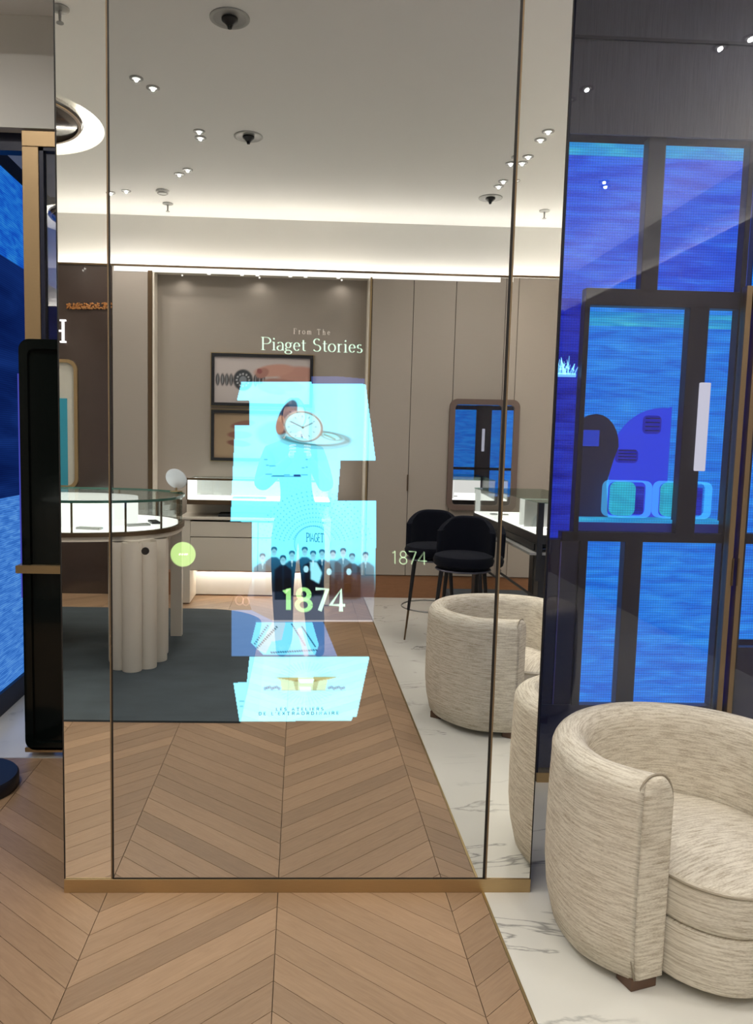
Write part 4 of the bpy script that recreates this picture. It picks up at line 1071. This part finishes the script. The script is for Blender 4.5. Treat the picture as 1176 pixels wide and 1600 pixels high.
Wc('toe_light', WX0, WX1, YB + 0.03, YB + 0.10, 0.285, 0.299, emit('toe_glow', (1, 0.90, 0.76), 16.0), label='warm light strip under the cabinet')
tag(obj('tray', bx(-0.72, -0.25, WY - 0.30, WY - 0.08, 0.775, 0.80, bev=0.003), MT['blackm']), 'flat black tray lying on the wall counter below its glass case', 'tray')
tag(obj('tray', bx(-0.60, -0.30, WY - 0.30, WY - 0.12, 0.936, 0.945, bev=0.002), MT['grey']), 'thin grey tray inside the wall counter glass case', 'tray')

# ------------------------------------------------------------------ framed prints in the niche
def print_mesh(name, x0, x1, z0, z1, y, fn, parent, res=(110, 60)):
    xs = np.linspace(0, 1, res[0]); zs = np.linspace(0, 1, res[1]); X, Z = np.meshgrid(xs, zs)
    col = fn(X, Z)
    vs_ = np.stack([x0 + (x1 - x0) * X, np.full_like(X, y), z0 + (z1 - z0) * Z], -1).reshape(-1, 3)
    ix = np.arange(X.size).reshape(X.shape)
    f = np.stack([ix[:-1, :-1], ix[:-1, 1:], ix[1:, 1:], ix[1:, :-1]], -1).reshape(-1, 4)
    me = bpy.data.meshes.new(name); me.from_pydata(vs_.tolist(), [], f.tolist())
    a = me.attributes.new('picture', 'FLOAT_COLOR', 'POINT'); c4 = np.ones((X.size, 4), 'f'); c4[:, :3] = col.reshape(-1, 3)
    a.data.foreach_set('color', c4.ravel())
    return obj(name, me, attr_mat(name + '_print', False), parent)
def blob(X, Z, cx_, cz_, rx, rz, ang=0, e=0.15):
    a = math.radians(ang); dx, dz = (X - cx_) * 1.95, Z - cz_
    u = (dx * math.cos(a) + dz * math.sin(a)) / rx; v = (-dx * math.sin(a) + dz * math.cos(a)) / rz
    return np.clip((1 - np.sqrt(u * u + v * v)) / e + 0.5, 0, 1)[..., None]
def watch_print(X, Z):
    c = np.ones(X.shape + (3,)) * np.array((0.56, 0.49, 0.46)) * (1 - 0.15 * (1 - Z))[..., None]
    for cx_ in (0.035, 0.085, 0.13, 0.175, 0.43, 0.47, 0.51):
        m = blob(X, Z, cx_, 0.50, 0.040, 0.13, 0, 0.4); c = c * (1 - m) + np.array((0.02, 0.02, 0.025)) * m
        m = blob(X, Z, cx_, 0.50, 0.014, 0.10, 0, 0.4); c = c * (1 - m) + np.array((0.3, 0.3, 0.3)) * m
    m = blob(X, Z, 0.30, 0.50, 0.20, 0.23); c = c * (1 - m) + np.array((0.04, 0.045, 0.05)) * m
    for k in range(12):
        a = k * PI / 6; m = blob(X, Z, 0.30 + 0.065 * math.cos(a), 0.50 + 0.13 * math.sin(a), 0.018, 0.022, 0, 0.5); c = c * (1 - m) + np.array((0.45, 0.45, 0.45)) * m
    m = blob(X, Z, 0.30, 0.50, 0.075, 0.085); c = c * (1 - m) + np.array((0.22, 0.23, 0.25)) * m
    for (cx_, cz_, rx, rz, an, cc) in ((0.92, 0.60, 0.50, 0.22, -4, (0.52, 0.27, 0.21)), (0.62, 0.72, 0.40, 0.13, 8, (0.56, 0.30, 0.23)), (0.50, 0.66, 0.14, 0.10, 30, (0.40, 0.19, 0.15)), (0.72, 0.42, 0.42, 0.12, -8, (0.40, 0.20, 0.16)), (0.60, 0.32, 0.30, 0.10, -14, (0.36, 0.18, 0.15))):
        m = blob(X, Z, cx_, cz_, rx, rz, an, 0.25); c = c * (1 - m) + np.array(cc) * m
    m = blob(X, Z, 0.47, 0.70, 0.05, 0.06, 30); c = c * (1 - m) + np.array((0.30, 0.10, 0.09)) * m
    return c
def hand_print(X, Z):
    c = np.ones(X.shape + (3,)) * np.array((0.36, 0.25, 0.15)) * (0.85 + 0.3 * X)[..., None]
    for (cx_, cz_, rx, rz, an, cc) in ((0.70, 0.55, 0.5, 0.30, 0, (0.20, 0.10, 0.07)), (0.30, 0.75, 0.25, 0.08, 12, (0.24, 0.11, 0.08)), (0.27, 0.52, 0.25, 0.08, 0, (0.22, 0.09, 0.06)), (0.26, 0.33, 0.24, 0.07, -6, (0.18, 0.07, 0.05))):
        m = blob(X, Z, cx_, cz_, rx, rz, an, 0.25); c = c * (1 - m) + np.array(cc) * m
    return c
for z0, z1, fn, lb, nm in ((1.775, 2.255, watch_print, 'wide black-framed photograph of a hand and a watch bracelet, the upper one in the niche', 'watch_picture'), (1.262, 1.735, hand_print, 'wide black-framed photograph of a dark hand on tan ground, the lower one in the niche', 'hand_picture')):
    x0, x1 = -0.838, 0.105; yf = YB - 0.13
    fr = tag(obj('picture_frame', ring_prism([(x0, z0), (x1, z0), (x1, z1), (x0, z1)], [(x0 + 0.028, z0 + 0.028), (x1 - 0.028, z0 + 0.028), (x1 - 0.028, z1 - 0.028), (x0 + 0.028, z1 - 0.028)], yf - 0.018, yf + 0.02), MT['blackm']), lb, 'picture')
    print_mesh(nm, x0 + 0.027, x1 - 0.027, z0 + 0.027, z1 - 0.027, yf + 0.004, fn, fr)
    obj('gilt_edge', ring_prism([(x0 - 0.008, z0 - 0.008), (x1 + 0.008, z0 - 0.008), (x1 + 0.008, z1 + 0.008), (x0 - 0.008, z1 + 0.008)], [(x0, z0), (x1, z0), (x1, z1), (x0, z1)], yf - 0.018, yf + 0.008), MT['brass'], fr)

# ------------------------------------------------------------------ standing mirror, dark panel objects at the left of the mirror
wm = tag(obj('wall_mirror', ring_prism(rrect(-0.265, 0.265, 0.85, 1.88, 0.07, 8), rrect(-0.215, 0.215, 0.90, 1.83, 0.035, 8), 0.0, 0.035), MT['taupeframe'], smooth=True), 'upright mirror in a rounded taupe frame on the cabinet doors, above the bar stools', 'mirror')
obj('mirror_face', prism(rrect(-0.22, 0.22, 0.895, 1.835, 0.035, 8), 0.004, 0.012, axis='y'), MT['mir_w'], wm)
wm.location = (1.64, YB + 0.016, 0); wm.rotation_euler = (0, 0, math.radians(3))
gm = tag(obj('wall_mirror', ring_prism(rrect(-2.55, -2.03, 0.98, 2.15, 0.09, 8), rrect(-2.52, -2.06, 1.01, 2.12, 0.07, 8), YB + 0.002, YB + 0.03), MT['bronze'], smooth=True), 'gold-rimmed rounded mirror on the dark lacquer wall at the far left of the reflection', 'mirror')
obj('mirror_face', prism(rrect(-2.525, -2.055, 1.005, 2.125, 0.07, 8), YB + 0.004, YB + 0.010, axis='y'), pbr('pale_backing', (0.55, 0.53, 0.46), 0.3), gm)
tag(obj('display_card', bx(-2.30, -2.125, YB + 0.012, YB + 0.022, 0.95, 1.80), MT['teal']), 'teal card standing in front of the gold-rimmed mirror', 'card')
tag(obj('wall_letter', bx(-2.165, -2.145, YB + 0.004, YB + 0.02, 2.30, 2.50), emit('sign_white', (1, 0.97, 1), 1.6)), 'white glowing serif letter stem on the dark lacquer wall', 'sign letter')
o = bpy.data.objects['wall_letter']
obj('serif', bx(-2.182, -2.128, YB + 0.004, YB + 0.02, 2.488, 2.502), bpy.data.materials['sign_white'], o)
obj('serif', bx(-2.182, -2.128, YB + 0.004, YB + 0.02, 2.298, 2.312), bpy.data.materials['sign_white'], o)
obj('crossbar', bx(-2.26, -2.165, YB + 0.004, YB + 0.02, 2.395, 2.41), bpy.data.materials['sign_white'], o)
amb = pbr('amber_reflection', (0.55, 0.24, 0.08), 0.15, 0.4)
cb = tag(obj('chandelier_reflection', bmesh.new(), amb), 'small amber beads standing for a chandelier reflection in the dark lacquer wall', 'modelled reflection'); cb['kind'] = 'stuff'  # chandelier reflection in the lacquer, modelled as a band of amber beads
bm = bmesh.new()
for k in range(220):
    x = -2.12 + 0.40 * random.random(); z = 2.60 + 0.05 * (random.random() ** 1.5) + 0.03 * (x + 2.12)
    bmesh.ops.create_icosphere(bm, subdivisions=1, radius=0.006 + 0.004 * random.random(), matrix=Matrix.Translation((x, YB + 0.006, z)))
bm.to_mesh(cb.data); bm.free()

# ------------------------------------------------------------------ right-hand glass counter
gc = thing('glass_counter', 'black-legged sales counter with a brightly lit glass case, reflected at the mirror\'s right edge', 'counter', (0, 0, 0))
GY0, GY1, GX0, GX1 = RY(6.36), RY(4.80), 1.465, 1.93
def G(name, x0, x1, y0, y1, z0, z1, m, bev=0, label=None): return obj(name, bx(x0, x1, y0, y1, z0, z1, bev=bev), m, gc, label=label)
G('case_base', GX0 - 0.004, GX1, GY0, GY1, 0.835, 0.892, MT['blackm'], 0.002)
G('lit_bed', GX0 + 0.006, GX1 - 0.006, GY0 + 0.006, GY1 - 0.04, 0.893, 0.905, MT['lit'], label='glowing white bed')
G('lit_end', GX0 + 0.01, GX0 + 0.05, GY0 + 0.004, GY0 + 0.012, 0.905, 1.085, emit('end_glow', (1, 0.99, 0.95), 1.1))
G('glass_front', GX0, GX0 + 0.006, GY0, GY1, 0.892, 1.095, MT['glass'])
G('glass_back', GX1 - 0.006, GX1, GY0, GY1, 0.892, 1.095, MT['glass'])
G('glass_top', GX0 - 0.002, GX1 + 0.002, GY0, GY1, 1.096, 1.104, glass('green_glass', (0.70, 0.82, 0.76), 0.10))
G('divider', GX0 + 0.02, GX1 - 0.02, RY(5.35), RY(5.33), 0.905, 1.09, emit('divider_glow', (1, 0.98, 0.94), 1.0))
G('divider', GX0 + 0.02, GX1 - 0.02, RY(5.22), RY(5.21), 0.905, 1.09, MT['grey'])
G('corner_post', GX0 - 0.006, GX0 + 0.03, GY1 - 0.03, GY1 + 0.004, 0.60, 1.10, MT['blackm'])
G('desk_shelf', GX0 - 0.05, GX1, GY0 + 0.02, GY1, 0.765, 0.782, MT['grey'], 0.002)
G('drawer', GX0 - 0.01, GX0 + 0.01, GY0 + 0.05, GY1 - 0.05, 0.790, 0.832, MT['blackm'], 0.001)
G('leg', GX0 + 0.0, GX0 + 0.05, RY(6.34), RY(6.22), 0.0, 0.765, MT['blackm'], 0.003)
G('leg', GX1 - 0.08, GX1, RY(6.34), RY(6.22), 0.0, 0.765, MT['blackm'], 0.003)
G('leg', GX0 + 0.02, GX1, RY(4.92), RY(4.82), 0.0, 0.765, MT['blackm'], 0.003)
obj('brace', cy((GX0 + 0.1, RY(6.2), 0.42), (GX0 + 0.1, RY(4.95), 0.42), 0.010, seg=8), MT['blackm'], gc)
tr_l = ['small dark price block at the far end of the lit counter', 'small dark price block in the middle of the lit counter', 'small dark price block at the near end of the lit counter']
for k, (x_, yv) in enumerate(((1.55, 6.05), (1.58, 5.30), (1.60, 5.0))):
    tag(obj('price_block', bx(x_ - 0.02, x_ + 0.03, RY(yv) - 0.025, RY(yv) + 0.025, 0.906, 0.915), MT['grey']), tr_l[k], 'price block', 'price blocks in the counter')
bk = tag(obj('booklet', bx(1.50, 1.62, RY(5.15), RY(4.95), 0.7822, 0.788), MT['white']), 'white booklet lying open on the counter shelf', 'booklet')
obj('pen', cy((1.47, RY(5.22), 0.792), (1.58, RY(5.12), 0.794), 0.005, seg=8), MT['white'], bk)
tag(obj('platform', bx(1.35, 2.0, RY(6.95), RY(6.5), 0.0, 0.13, bev=0.004), MT['slate']), 'low slate-blue platform on the marble behind the bar stools', 'platform')


# ------------------------------------------------------------------ bar stools
def bar_stool(loc, rz, label):
    t = thing('bar_stool', label, 'bar stool', loc, rz, 'navy velvet bar stools')
    obj('seat', lathe([(0, 0.60), (0.17, 0.605), (0.205, 0.63), (0.212, 0.66), (0.20, 0.69), (0.16, 0.705), (0, 0.712)], 36), MT['velvet'], t, smooth=True)
    bm = bmesh.new(); rows = []
    for i in range(13):
        z = 0.665 + 0.285 * i / 12
        half = 62 + 12 * (1 - (i / 12)) if i < 10 else 62 - (i - 9) ** 2 * 2.2
        rr_ = 0.200 + 0.02 * (i / 12)
        row = []
        for j in range(25):
            a = math.radians(90 + half * (-1 + 2 * j / 24.0)); edge = abs(-1 + 2 * j / 24.0)
            zz = z - (0.05 * edge ** 4 if i > 8 else 0)
            row.append(((rr_) * math.cos(a), rr_ * math.sin(a), zz))
        rows.append(row)
    outer_ = [[bm.verts.new((x * 1.09, y * 1.09, z)) for x, y, z in r] for r in rows]
    inner_ = [[bm.verts.new((x * 0.90, y * 0.90, z)) for x, y, z in r] for r in rows]
    nr, nc = len(rows), 25
    for i in range(nr - 1):
        for j in range(nc - 1):
            bm.faces.new((outer_[i][j], outer_[i][j + 1], outer_[i + 1][j + 1], outer_[i + 1][j])); bm.faces.new((inner_[i][j + 1], inner_[i][j], inner_[i + 1][j], inner_[i + 1][j + 1]))
    for j in range(nc - 1):
        bm.faces.new((outer_[-1][j], outer_[-1][j + 1], inner_[-1][j + 1], inner_[-1][j])); bm.faces.new((outer_[0][j + 1], outer_[0][j], inner_[0][j], inner_[0][j + 1]))
    for i in range(nr - 1):
        bm.faces.new((outer_[i + 1][0], inner_[i + 1][0], inner_[i][0], outer_[i][0])); bm.faces.new((outer_[i][-1], inner_[i][-1], inner_[i + 1][-1], outer_[i + 1][-1]))
    bmesh.ops.recalc_face_normals(bm, faces=bm.faces)
    b = obj('backrest', bm, MT['velvet'], t, smooth='all'); sm_ = b.modifiers.new('soft', 'SUBSURF'); sm_.levels = 1; sm_.render_levels = 1
    obj('seat_plate', lathe([(0, 0.588), (0.19, 0.588), (0.195, 0.594), (0.19, 0.600), (0, 0.600)], 36), pbr('seat_plate', (0.10, 0.10, 0.13), 0.35, 0.5), t, smooth=True)
    for sx, sy in ((1, 1), (1, -1), (-1, 1), (-1, -1)):
        a, b_ = Vector((0.13 * sx, 0.13 * sy, 0.59)), Vector((0.185 * sx, 0.185 * sy, 0.0))
        m_ = a.lerp(b_, 0.62)
        lg = obj('leg', cy(m_, a, 0.011, 0.016, seg=12), MT['blackm'], t, smooth=True)
        obj('leg_tip', cy(b_, m_, 0.006, 0.008, seg=10), MT['bronze_d'], lg)
    obj('foot_ring', tube([(0.222 * math.cos(2 * PI * k / 32), 0.222 * math.sin(2 * PI * k / 32), 0.225) for k in range(32)], 0.006, 8, closed=True), MT['grey'], t, smooth='all')
    return t
st = bar_stool((1.015, RY(5.72), 0), math.radians(190), 'navy velvet bar stool with a curved back, the left one nearer the cabinet doors')
dup(st, (1.15, RY(5.25), 0), math.radians(200), 'navy velvet bar stool with a curved back, the right one beside the glass counter')

# ------------------------------------------------------------------ ceiling fittings
dls = [(-0.974, 0.064), (-0.901, -0.048), (-0.712, -0.662), (-0.718, -0.771), (-0.897, -1.404), (-0.977, -1.51), (-1.4855, -1.959), (-1.628, -2.023), (1.50, -0.607), (1.51, -0.468), (1.50, -0.91), (1.49, -1.036), (1.535, -1.412), (1.53, -1.532)]
names = ['first downlight of the near left pair', 'second downlight of the near left pair', 'nearer downlight of the second left pair', 'farther downlight of the second left pair', 'right downlight of the third left pair', 'left downlight of the third left pair', 'right downlight of the far left pair', 'left downlight of the far left pair',
         'second downlight from the front in the right row', 'front downlight of the right row', 'third downlight of the right row', 'fourth downlight of the right row', 'fifth downlight of the right row', 'last downlight of the right row, nearest the back wall']
extra = [(0.25, 1.75), (0.15, 1.85), (-1.3, 1.75), (-1.2, 1.85), (1.55, 1.65), (1.60, 1.80), (2.3, 0.3), (2.35, 0.2), (-2.7, 0.2), (-2.65, 0.1), (2.1, 2.3), (2.2, 2.4), (-2.5, 1.9), (-2.4, 1.8), (-1.62, 2.33), (-1.50, 2.33)]  # pairs added out of view to light the room
EX_L = ['first of the pair above the photographer', 'second of the pair above the photographer', 'first of the pair left of the pillar', 'second of the pair left of the pillar', 'first of the pair above the armchairs', 'second of the pair above the armchairs', 'first of the pair by the right wall', 'second of the pair by the right wall', 'first of the pair by the left wall', 'second of the pair by the left wall', 'first of the pair by the blue window', 'second of the pair by the blue window', 'first of the pair by the entrance', 'second of the pair by the entrance', 'left one beside the lowered entrance ceiling', 'right one beside the lowered entrance ceiling']
def downlight(x, y, label, group='small ceiling downlights'):
    t = thing('downlight', label, 'downlight', (x, y, CEIL), 0, group)
    obj('trim_ring', lathe([(0.040, 0.0), (0.040, -0.004), (0.026, -0.006), (0.024, -0.002)], 24), MT['grey'], t, smooth=True)
    obj('lamp_face', lathe([(0, -0.0035), (0.023, -0.0035)], 20), MT['lamp'], t)
    return t
d0 = None
for (x, y), lb in zip(dls + extra, [n + ' in the cream ceiling' for n in names] + ['small round downlight added out of view to light the room, ' + n for n in EX_L]):
    if d0 is None: d0 = downlight(x, y, lb)
    else: dup(d0, (x, y, CEIL), 0, lb)
    spot(x, y, CEIL - 0.010, 34.0 if y == 2.33 else SPOT_W)  # added pair by the entrance runs stronger to brighten the bulkhead
for k, (x, y, s) in enumerate([(-0.381, 0.734, 1.0), (-0.388, -0.718, 1.0), (1.536, -1.82, 1.0)]):
    t = thing('ceiling_spotlight', ['large recessed spotlight nearest the top of the mirror', 'large recessed spotlight in the middle of the reflected ceiling', 'large recessed spotlight near the right seam of the mirror'][k], 'spotlight', (x, y, CEIL), 0, 'large recessed spotlights')
    obj('trim_ring', lathe([(0.098, 0.0), (0.098, -0.005), (0.088, -0.008), (0.074, -0.003), (0.066, -0.001)], 32), MT['greylt'], t, smooth=True)
    obj('reflector', lathe([(0.088, -0.006), (0.06, -0.004), (0.04, -0.002), (0, -0.002)], 32), MT['grey'], t, smooth=True)
    obj('housing', lathe([(0, -0.035), (0.016, -0.035), (0.024, -0.025), (0.040, -0.012), (0.040, -0.003)], 24), MT['blackm'], t, smooth=True)
    obj('lens', lathe([(0, -0.052), (0.010, -0.050), (0.014, -0.035)], 16), MT['black'], t, smooth=True)
t = thing('smoke_detector', 'pale round smoke detector on the ceiling near the far left sprinkler', 'smoke detector', (-1.179, -1.926, CEIL))
obj('base', lathe([(0.055, 0), (0.055, -0.012), (0.04, -0.022), (0, -0.03)], 28), MT['white'], t, smooth=True); obj('vent_ring', lathe([(0.042, -0.019), (0.046, -0.022), (0.036, -0.027)], 24), MT['greylt'], t)
def sprinkler(x, y, label):
    t = thing('sprinkler', label, 'sprinkler', (x, y, CEIL), 0, 'ceiling sprinklers')
    obj('escutcheon', lathe([(0.045, 0), (0.045, -0.006), (0.014, -0.014), (0, -0.014)], 24), MT['grey'], t, smooth=True)
    obj('stem', cy((0, 0, -0.012), (0, 0, -0.065), 0.008, 0.006, seg=10), MT['grey'], t); obj('deflector', lathe([(0, -0.064), (0.018, -0.066), (0.018, -0.069), (0, -0.069)], 16), MT['grey'], t)
sprinkler(-1.195, -2.27, 'small pendent sprinkler on the ceiling at the left, beside the smoke detector'); sprinkler(1.98, -2.14, 'small pendent sprinkler on the ceiling near the pillar\'s right edge'); sprinkler(-1.192, 0.76, 'small pendent sprinkler at the top of the narrow left mirror')
for k in range(6):
    x = -0.86 + 0.22 * k + (0.08 if k % 2 else 0)
    t = tag(obj('niche_spot', lathe([(0.018, 0), (0.018, -0.003), (0, -0.003)], 16, (0, 0, 0)), MT['lamp']), 'tiny spot in the niche head, number %s from the left' % ['one', 'two', 'three', 'four', 'five', 'six'][k], 'spot', 'tiny spots in the niche head')
    t.location = (x, YB - 0.07, NTOP)
for x in (-1.1, -0.4, 0.35): spot(x, YB - 0.06, NTOP - 0.02, 0.9)


# ------------------------------------------------------------------ the photographer
def skin_mesh(name, verts, edges, radii, lev=2, root=0):
    me = bpy.data.meshes.new(name); me.from_pydata([tuple(v) for v in verts], edges, [])
    ob = bpy.data.objects.new(name, me); C.objects.link(ob)
    ob.modifiers.new('skin', 'SKIN'); s = ob.modifiers.new('sub', 'SUBSURF'); s.levels = lev; s.render_levels = lev
    for i, v in enumerate(me.skin_vertices[0].data):
        r = radii[i]; v.radius = r if isinstance(r, tuple) else (r, r); v.use_root = (i == root)
    dg = bpy.context.evaluated_depsgraph_get(); dg.update()
    out = bpy.data.meshes.new_from_object(ob.evaluated_get(dg)); bpy.data.objects.remove(ob); bpy.data.meshes.remove(me)
    return out
PX, PY = -0.035, -0.46
man = thing('person', 'person in dark clothes reflected in the mirror, raising a phone to take the picture', 'person', (PX, PY, 0))
V = {'pelvis': (0.03, 0, 0.93), 'waist': (0.02, 0, 1.06), 'chest': (0, 0.0, 1.24), 'upper': (-0.01, -0.01, 1.38), 'neck': (-0.01, 0.0, 1.475), 'skull': (-0.01, 0.02, 1.56),
     'shL': (-0.165, 0, 1.375), 'elL': (-0.225, 0.11, 1.15), 'wrL': (-0.02, 0.36, 1.355), 'shR': (0.15, 0, 1.375), 'elR': (0.215, 0.11, 1.15), 'wrR': (0.085, 0.36, 1.355),
     'hipL': (-0.055, 0, 0.86), 'knL': (-0.070, 0.02, 0.50), 'anL': (-0.055, -0.01, 0.09), 'toeL': (-0.07, 0.15, 0.035), 'hipR': (0.115, 0, 0.86), 'knR': (0.135, 0.02, 0.50), 'anR': (0.165, -0.01, 0.09), 'toeR': (0.19, 0.15, 0.035)}
R_ = {'pelvis': (0.165, 0.12), 'waist': (0.155, 0.11), 'chest': (0.165, 0.115), 'upper': (0.14, 0.10), 'neck': 0.055, 'skull': 0.06, 'shL': 0.065, 'shR': 0.065, 'elL': 0.055, 'elR': 0.055, 'wrL': 0.028, 'wrR': 0.028,
      'hipL': 0.115, 'hipR': 0.115, 'knL': 0.082, 'knR': 0.082, 'anL': 0.066, 'anR': 0.066, 'toeL': 0.035, 'toeR': 0.035}
keys = list(V); Ed = [('pelvis', 'waist'), ('waist', 'chest'), ('chest', 'upper'), ('upper', 'neck'), ('neck', 'skull'), ('upper', 'shL'), ('shL', 'elL'), ('elL', 'wrL'), ('upper', 'shR'), ('shR', 'elR'), ('elR', 'wrR'), ('pelvis', 'hipL'), ('hipL', 'knL'), ('knL', 'anL'), ('anL', 'toeL'), ('pelvis', 'hipR'), ('hipR', 'knR'), ('knR', 'anR'), ('anR', 'toeR')]
me = skin_mesh('body', [V[k] for k in keys], [(keys.index(a), keys.index(b)) for a, b in Ed], [R_[k] for k in keys])
for m_ in ('jumper', 'trouser', 'skin', 'blackm'): me.materials.append(MT[m_])
for p in me.polygons:
    z = p.center.z; y = p.center.y
    p.material_index = 2 if (z > 1.475 and abs(p.center.x) < 0.08 and y < 0.2) else (3 if z < 0.085 else (1 if z < 0.95 else 0))
obj('body', me, None, man, smooth='all')
# head with face
hx, hy, hz = -0.012, 0.025, 1.615
bm = bmesh.new(); bmesh.ops.create_uvsphere(bm, u_segments=40, v_segments=28, radius=1)
for v in bm.verts:
    x, y, z = v.co
    sx = 0.076 * (1 - 0.22 * max(0, -z) ** 1.5); sy = 0.095 * (1 - 0.15 * max(0, -z))
    X, Y, Z = x * sx, y * sy, z * 0.115
    if y > 0.5:
        Y += 0.022 * math.exp(-((X / 0.011) ** 2) - ((Z + 0.012) / 0.020) ** 2)         # nose
        Y -= 0.007 * (math.exp(-(((abs(X) - 0.030) / 0.014) ** 2) - ((Z - 0.006) / 0.012) ** 2))   # eye sockets
        Y += 0.006 * math.exp(-((X / 0.03) ** 2) - ((Z + 0.052) / 0.010) ** 2)          # lips
        Y += 0.006 * math.exp(-((X / 0.02) ** 2) - ((Z + 0.092) / 0.014) ** 2)          # chin
    v.co = (hx + X, hy + Y, hz + Z)
head = obj('head', bm, MT['skin'], man, smooth='all')
for s in (-1, 1):
    bm = bmesh.new(); bmesh.ops.create_uvsphere(bm, u_segments=14, v_segments=10, radius=0.012, matrix=Matrix.Translation((hx + 0.030 * s, hy + 0.074, hz + 0.006)) @ Matrix.Diagonal((1, 0.6, 0.6, 1))); obj('eye', bm, MT['eyew'], head, smooth='all')
    bm = bmesh.new(); bmesh.ops.create_uvsphere(bm, u_segments=12, v_segments=8, radius=0.0055, matrix=Matrix.Translation((hx + 0.030 * s, hy + 0.0795, hz + 0.006)) @ Matrix.Diagonal((1, 0.5, 1, 1))); obj('iris', bm, MT['blackm'], head, smooth='all')
    bm = bmesh.new(); bmesh.ops.create_uvsphere(bm, u_segments=14, v_segments=10, radius=1, matrix=Matrix.Translation((hx + 0.078 * s, hy - 0.005, hz)) @ Matrix.Diagonal((0.009, 0.018, 0.031, 1))); obj('ear', bm, MT['skin'], head, smooth='all')
    obj('eyebrow', tube([(hx + s * (0.016 + 0.007 * k), hy + 0.088 - 0.0022 * k * k, hz + 0.028 + 0.002 * math.sin(k)) for k in range(5)], 0.0028, 6), MT['hair'], head, smooth='all')
bm = bmesh.new(); bmesh.ops.create_uvsphere(bm, u_segments=16, v_segments=8, radius=1, matrix=Matrix.Translation((hx, hy + 0.085, hz - 0.052)) @ Matrix.Diagonal((0.023, 0.010, 0.007, 1))); obj('mouth', bm, MT['lip'], head, smooth='all')
bm = bmesh.new(); bmesh.ops.create_uvsphere(bm, u_segments=36, v_segments=24, radius=1)
dele = []
for v in bm.verts:
    x, y, z = v.co
    if (y > 0.42 and z < 0.42) or z < -0.62: dele.append(v)
    k = 1 + 0.02 * math.sin(9 * x + 5 * z)
    v.co = (hx + x * 0.086 * k, hy - 0.008 + y * 0.104 * k, hz + 0.012 + z * 0.118 * k)
bmesh.ops.delete(bm, geom=dele, context='VERTS')
h_ = obj('hair', bm, MT['hair'], man, smooth='all'); sd = h_.modifiers.new('thick', 'SOLIDIFY'); sd.thickness = 0.008
# hands: palm with five separate fingers closed round the phone
def hand(side, wr):
    vs_, ed, rd = [], [], []
    def add(p, r, par=None):
        vs_.append(p); rd.append(r); i = len(vs_) - 1
        if par is not None: ed.append((par, i))
        return i
    w0 = add(wr, 0.026); c = (wr[0] + side * -0.006, wr[1] + 0.035, wr[2] + 0.030)
    pa = add(c, (0.030, 0.018), w0)
    me_ = skin_mesh('palm', vs_, ed, rd)
    palm = obj('hand', me_, MT['skin'], man, smooth='all')
    for k in range(4):
        z0 = c[2] - 0.020 + 0.019 * k; L = (0.75, 0.95, 1.0, 0.9)[k]
        b = (c[0] + side * 0.012, c[1] + 0.006, z0)
        p1 = (c[0] + side * 0.014, c[1] + 0.006 + 0.030 * L, z0 + 0.004)
        p2 = (c[0] - side * 0.006, c[1] + 0.006 + 0.044 * L, z0 + 0.007)
        p3 = (c[0] - side * 0.024, c[1] + 0.005 + 0.044 * L, z0 + 0.009)
        obj('finger', skin_mesh('finger', [b, p1, p2, p3], [(0, 1), (1, 2), (2, 3)], [0.0095, 0.0085, 0.0078, 0.0068], 1), MT['skin'], palm, smooth='all')
    b = (c[0] - side * 0.012, c[1] + 0.0, c[2] + 0.004); p1 = (c[0] - side * 0.022, c[1] + 0.018, c[2] + 0.030); p2 = (c[0] - side * 0.034, c[1] + 0.022, c[2] + 0.050)
    obj('thumb', skin_mesh('thumb', [b, p1, p2], [(0, 1), (1, 2)], [0.012, 0.010, 0.008], 1), MT['skin'], palm, smooth='all')
hand(-1, (-0.02, 0.36, 1.355)); hand(1, (0.085, 0.36, 1.355))
ph = thing('phone', 'dark phone held upright in both hands in front of the face', 'phone', (0, -0.02, 1.395))
obj('case', prism(rrect(-0.038, 0.038, -0.078, 0.078, 0.009), -0.007, 0.0, axis='y'), MT['blackm'], ph)
obj('screen', prism(rrect(-0.035, 0.035, -0.074, 0.074, 0.008), -0.008, -0.0072, axis='y'), pbr('phone_screen', (0.02, 0.02, 0.02), 0.1), ph)
obj('camera_bump', prism(rrect(-0.032, -0.008, 0.040, 0.072, 0.008), 0.0, 0.0022, axis='y'), MT['black'], ph)
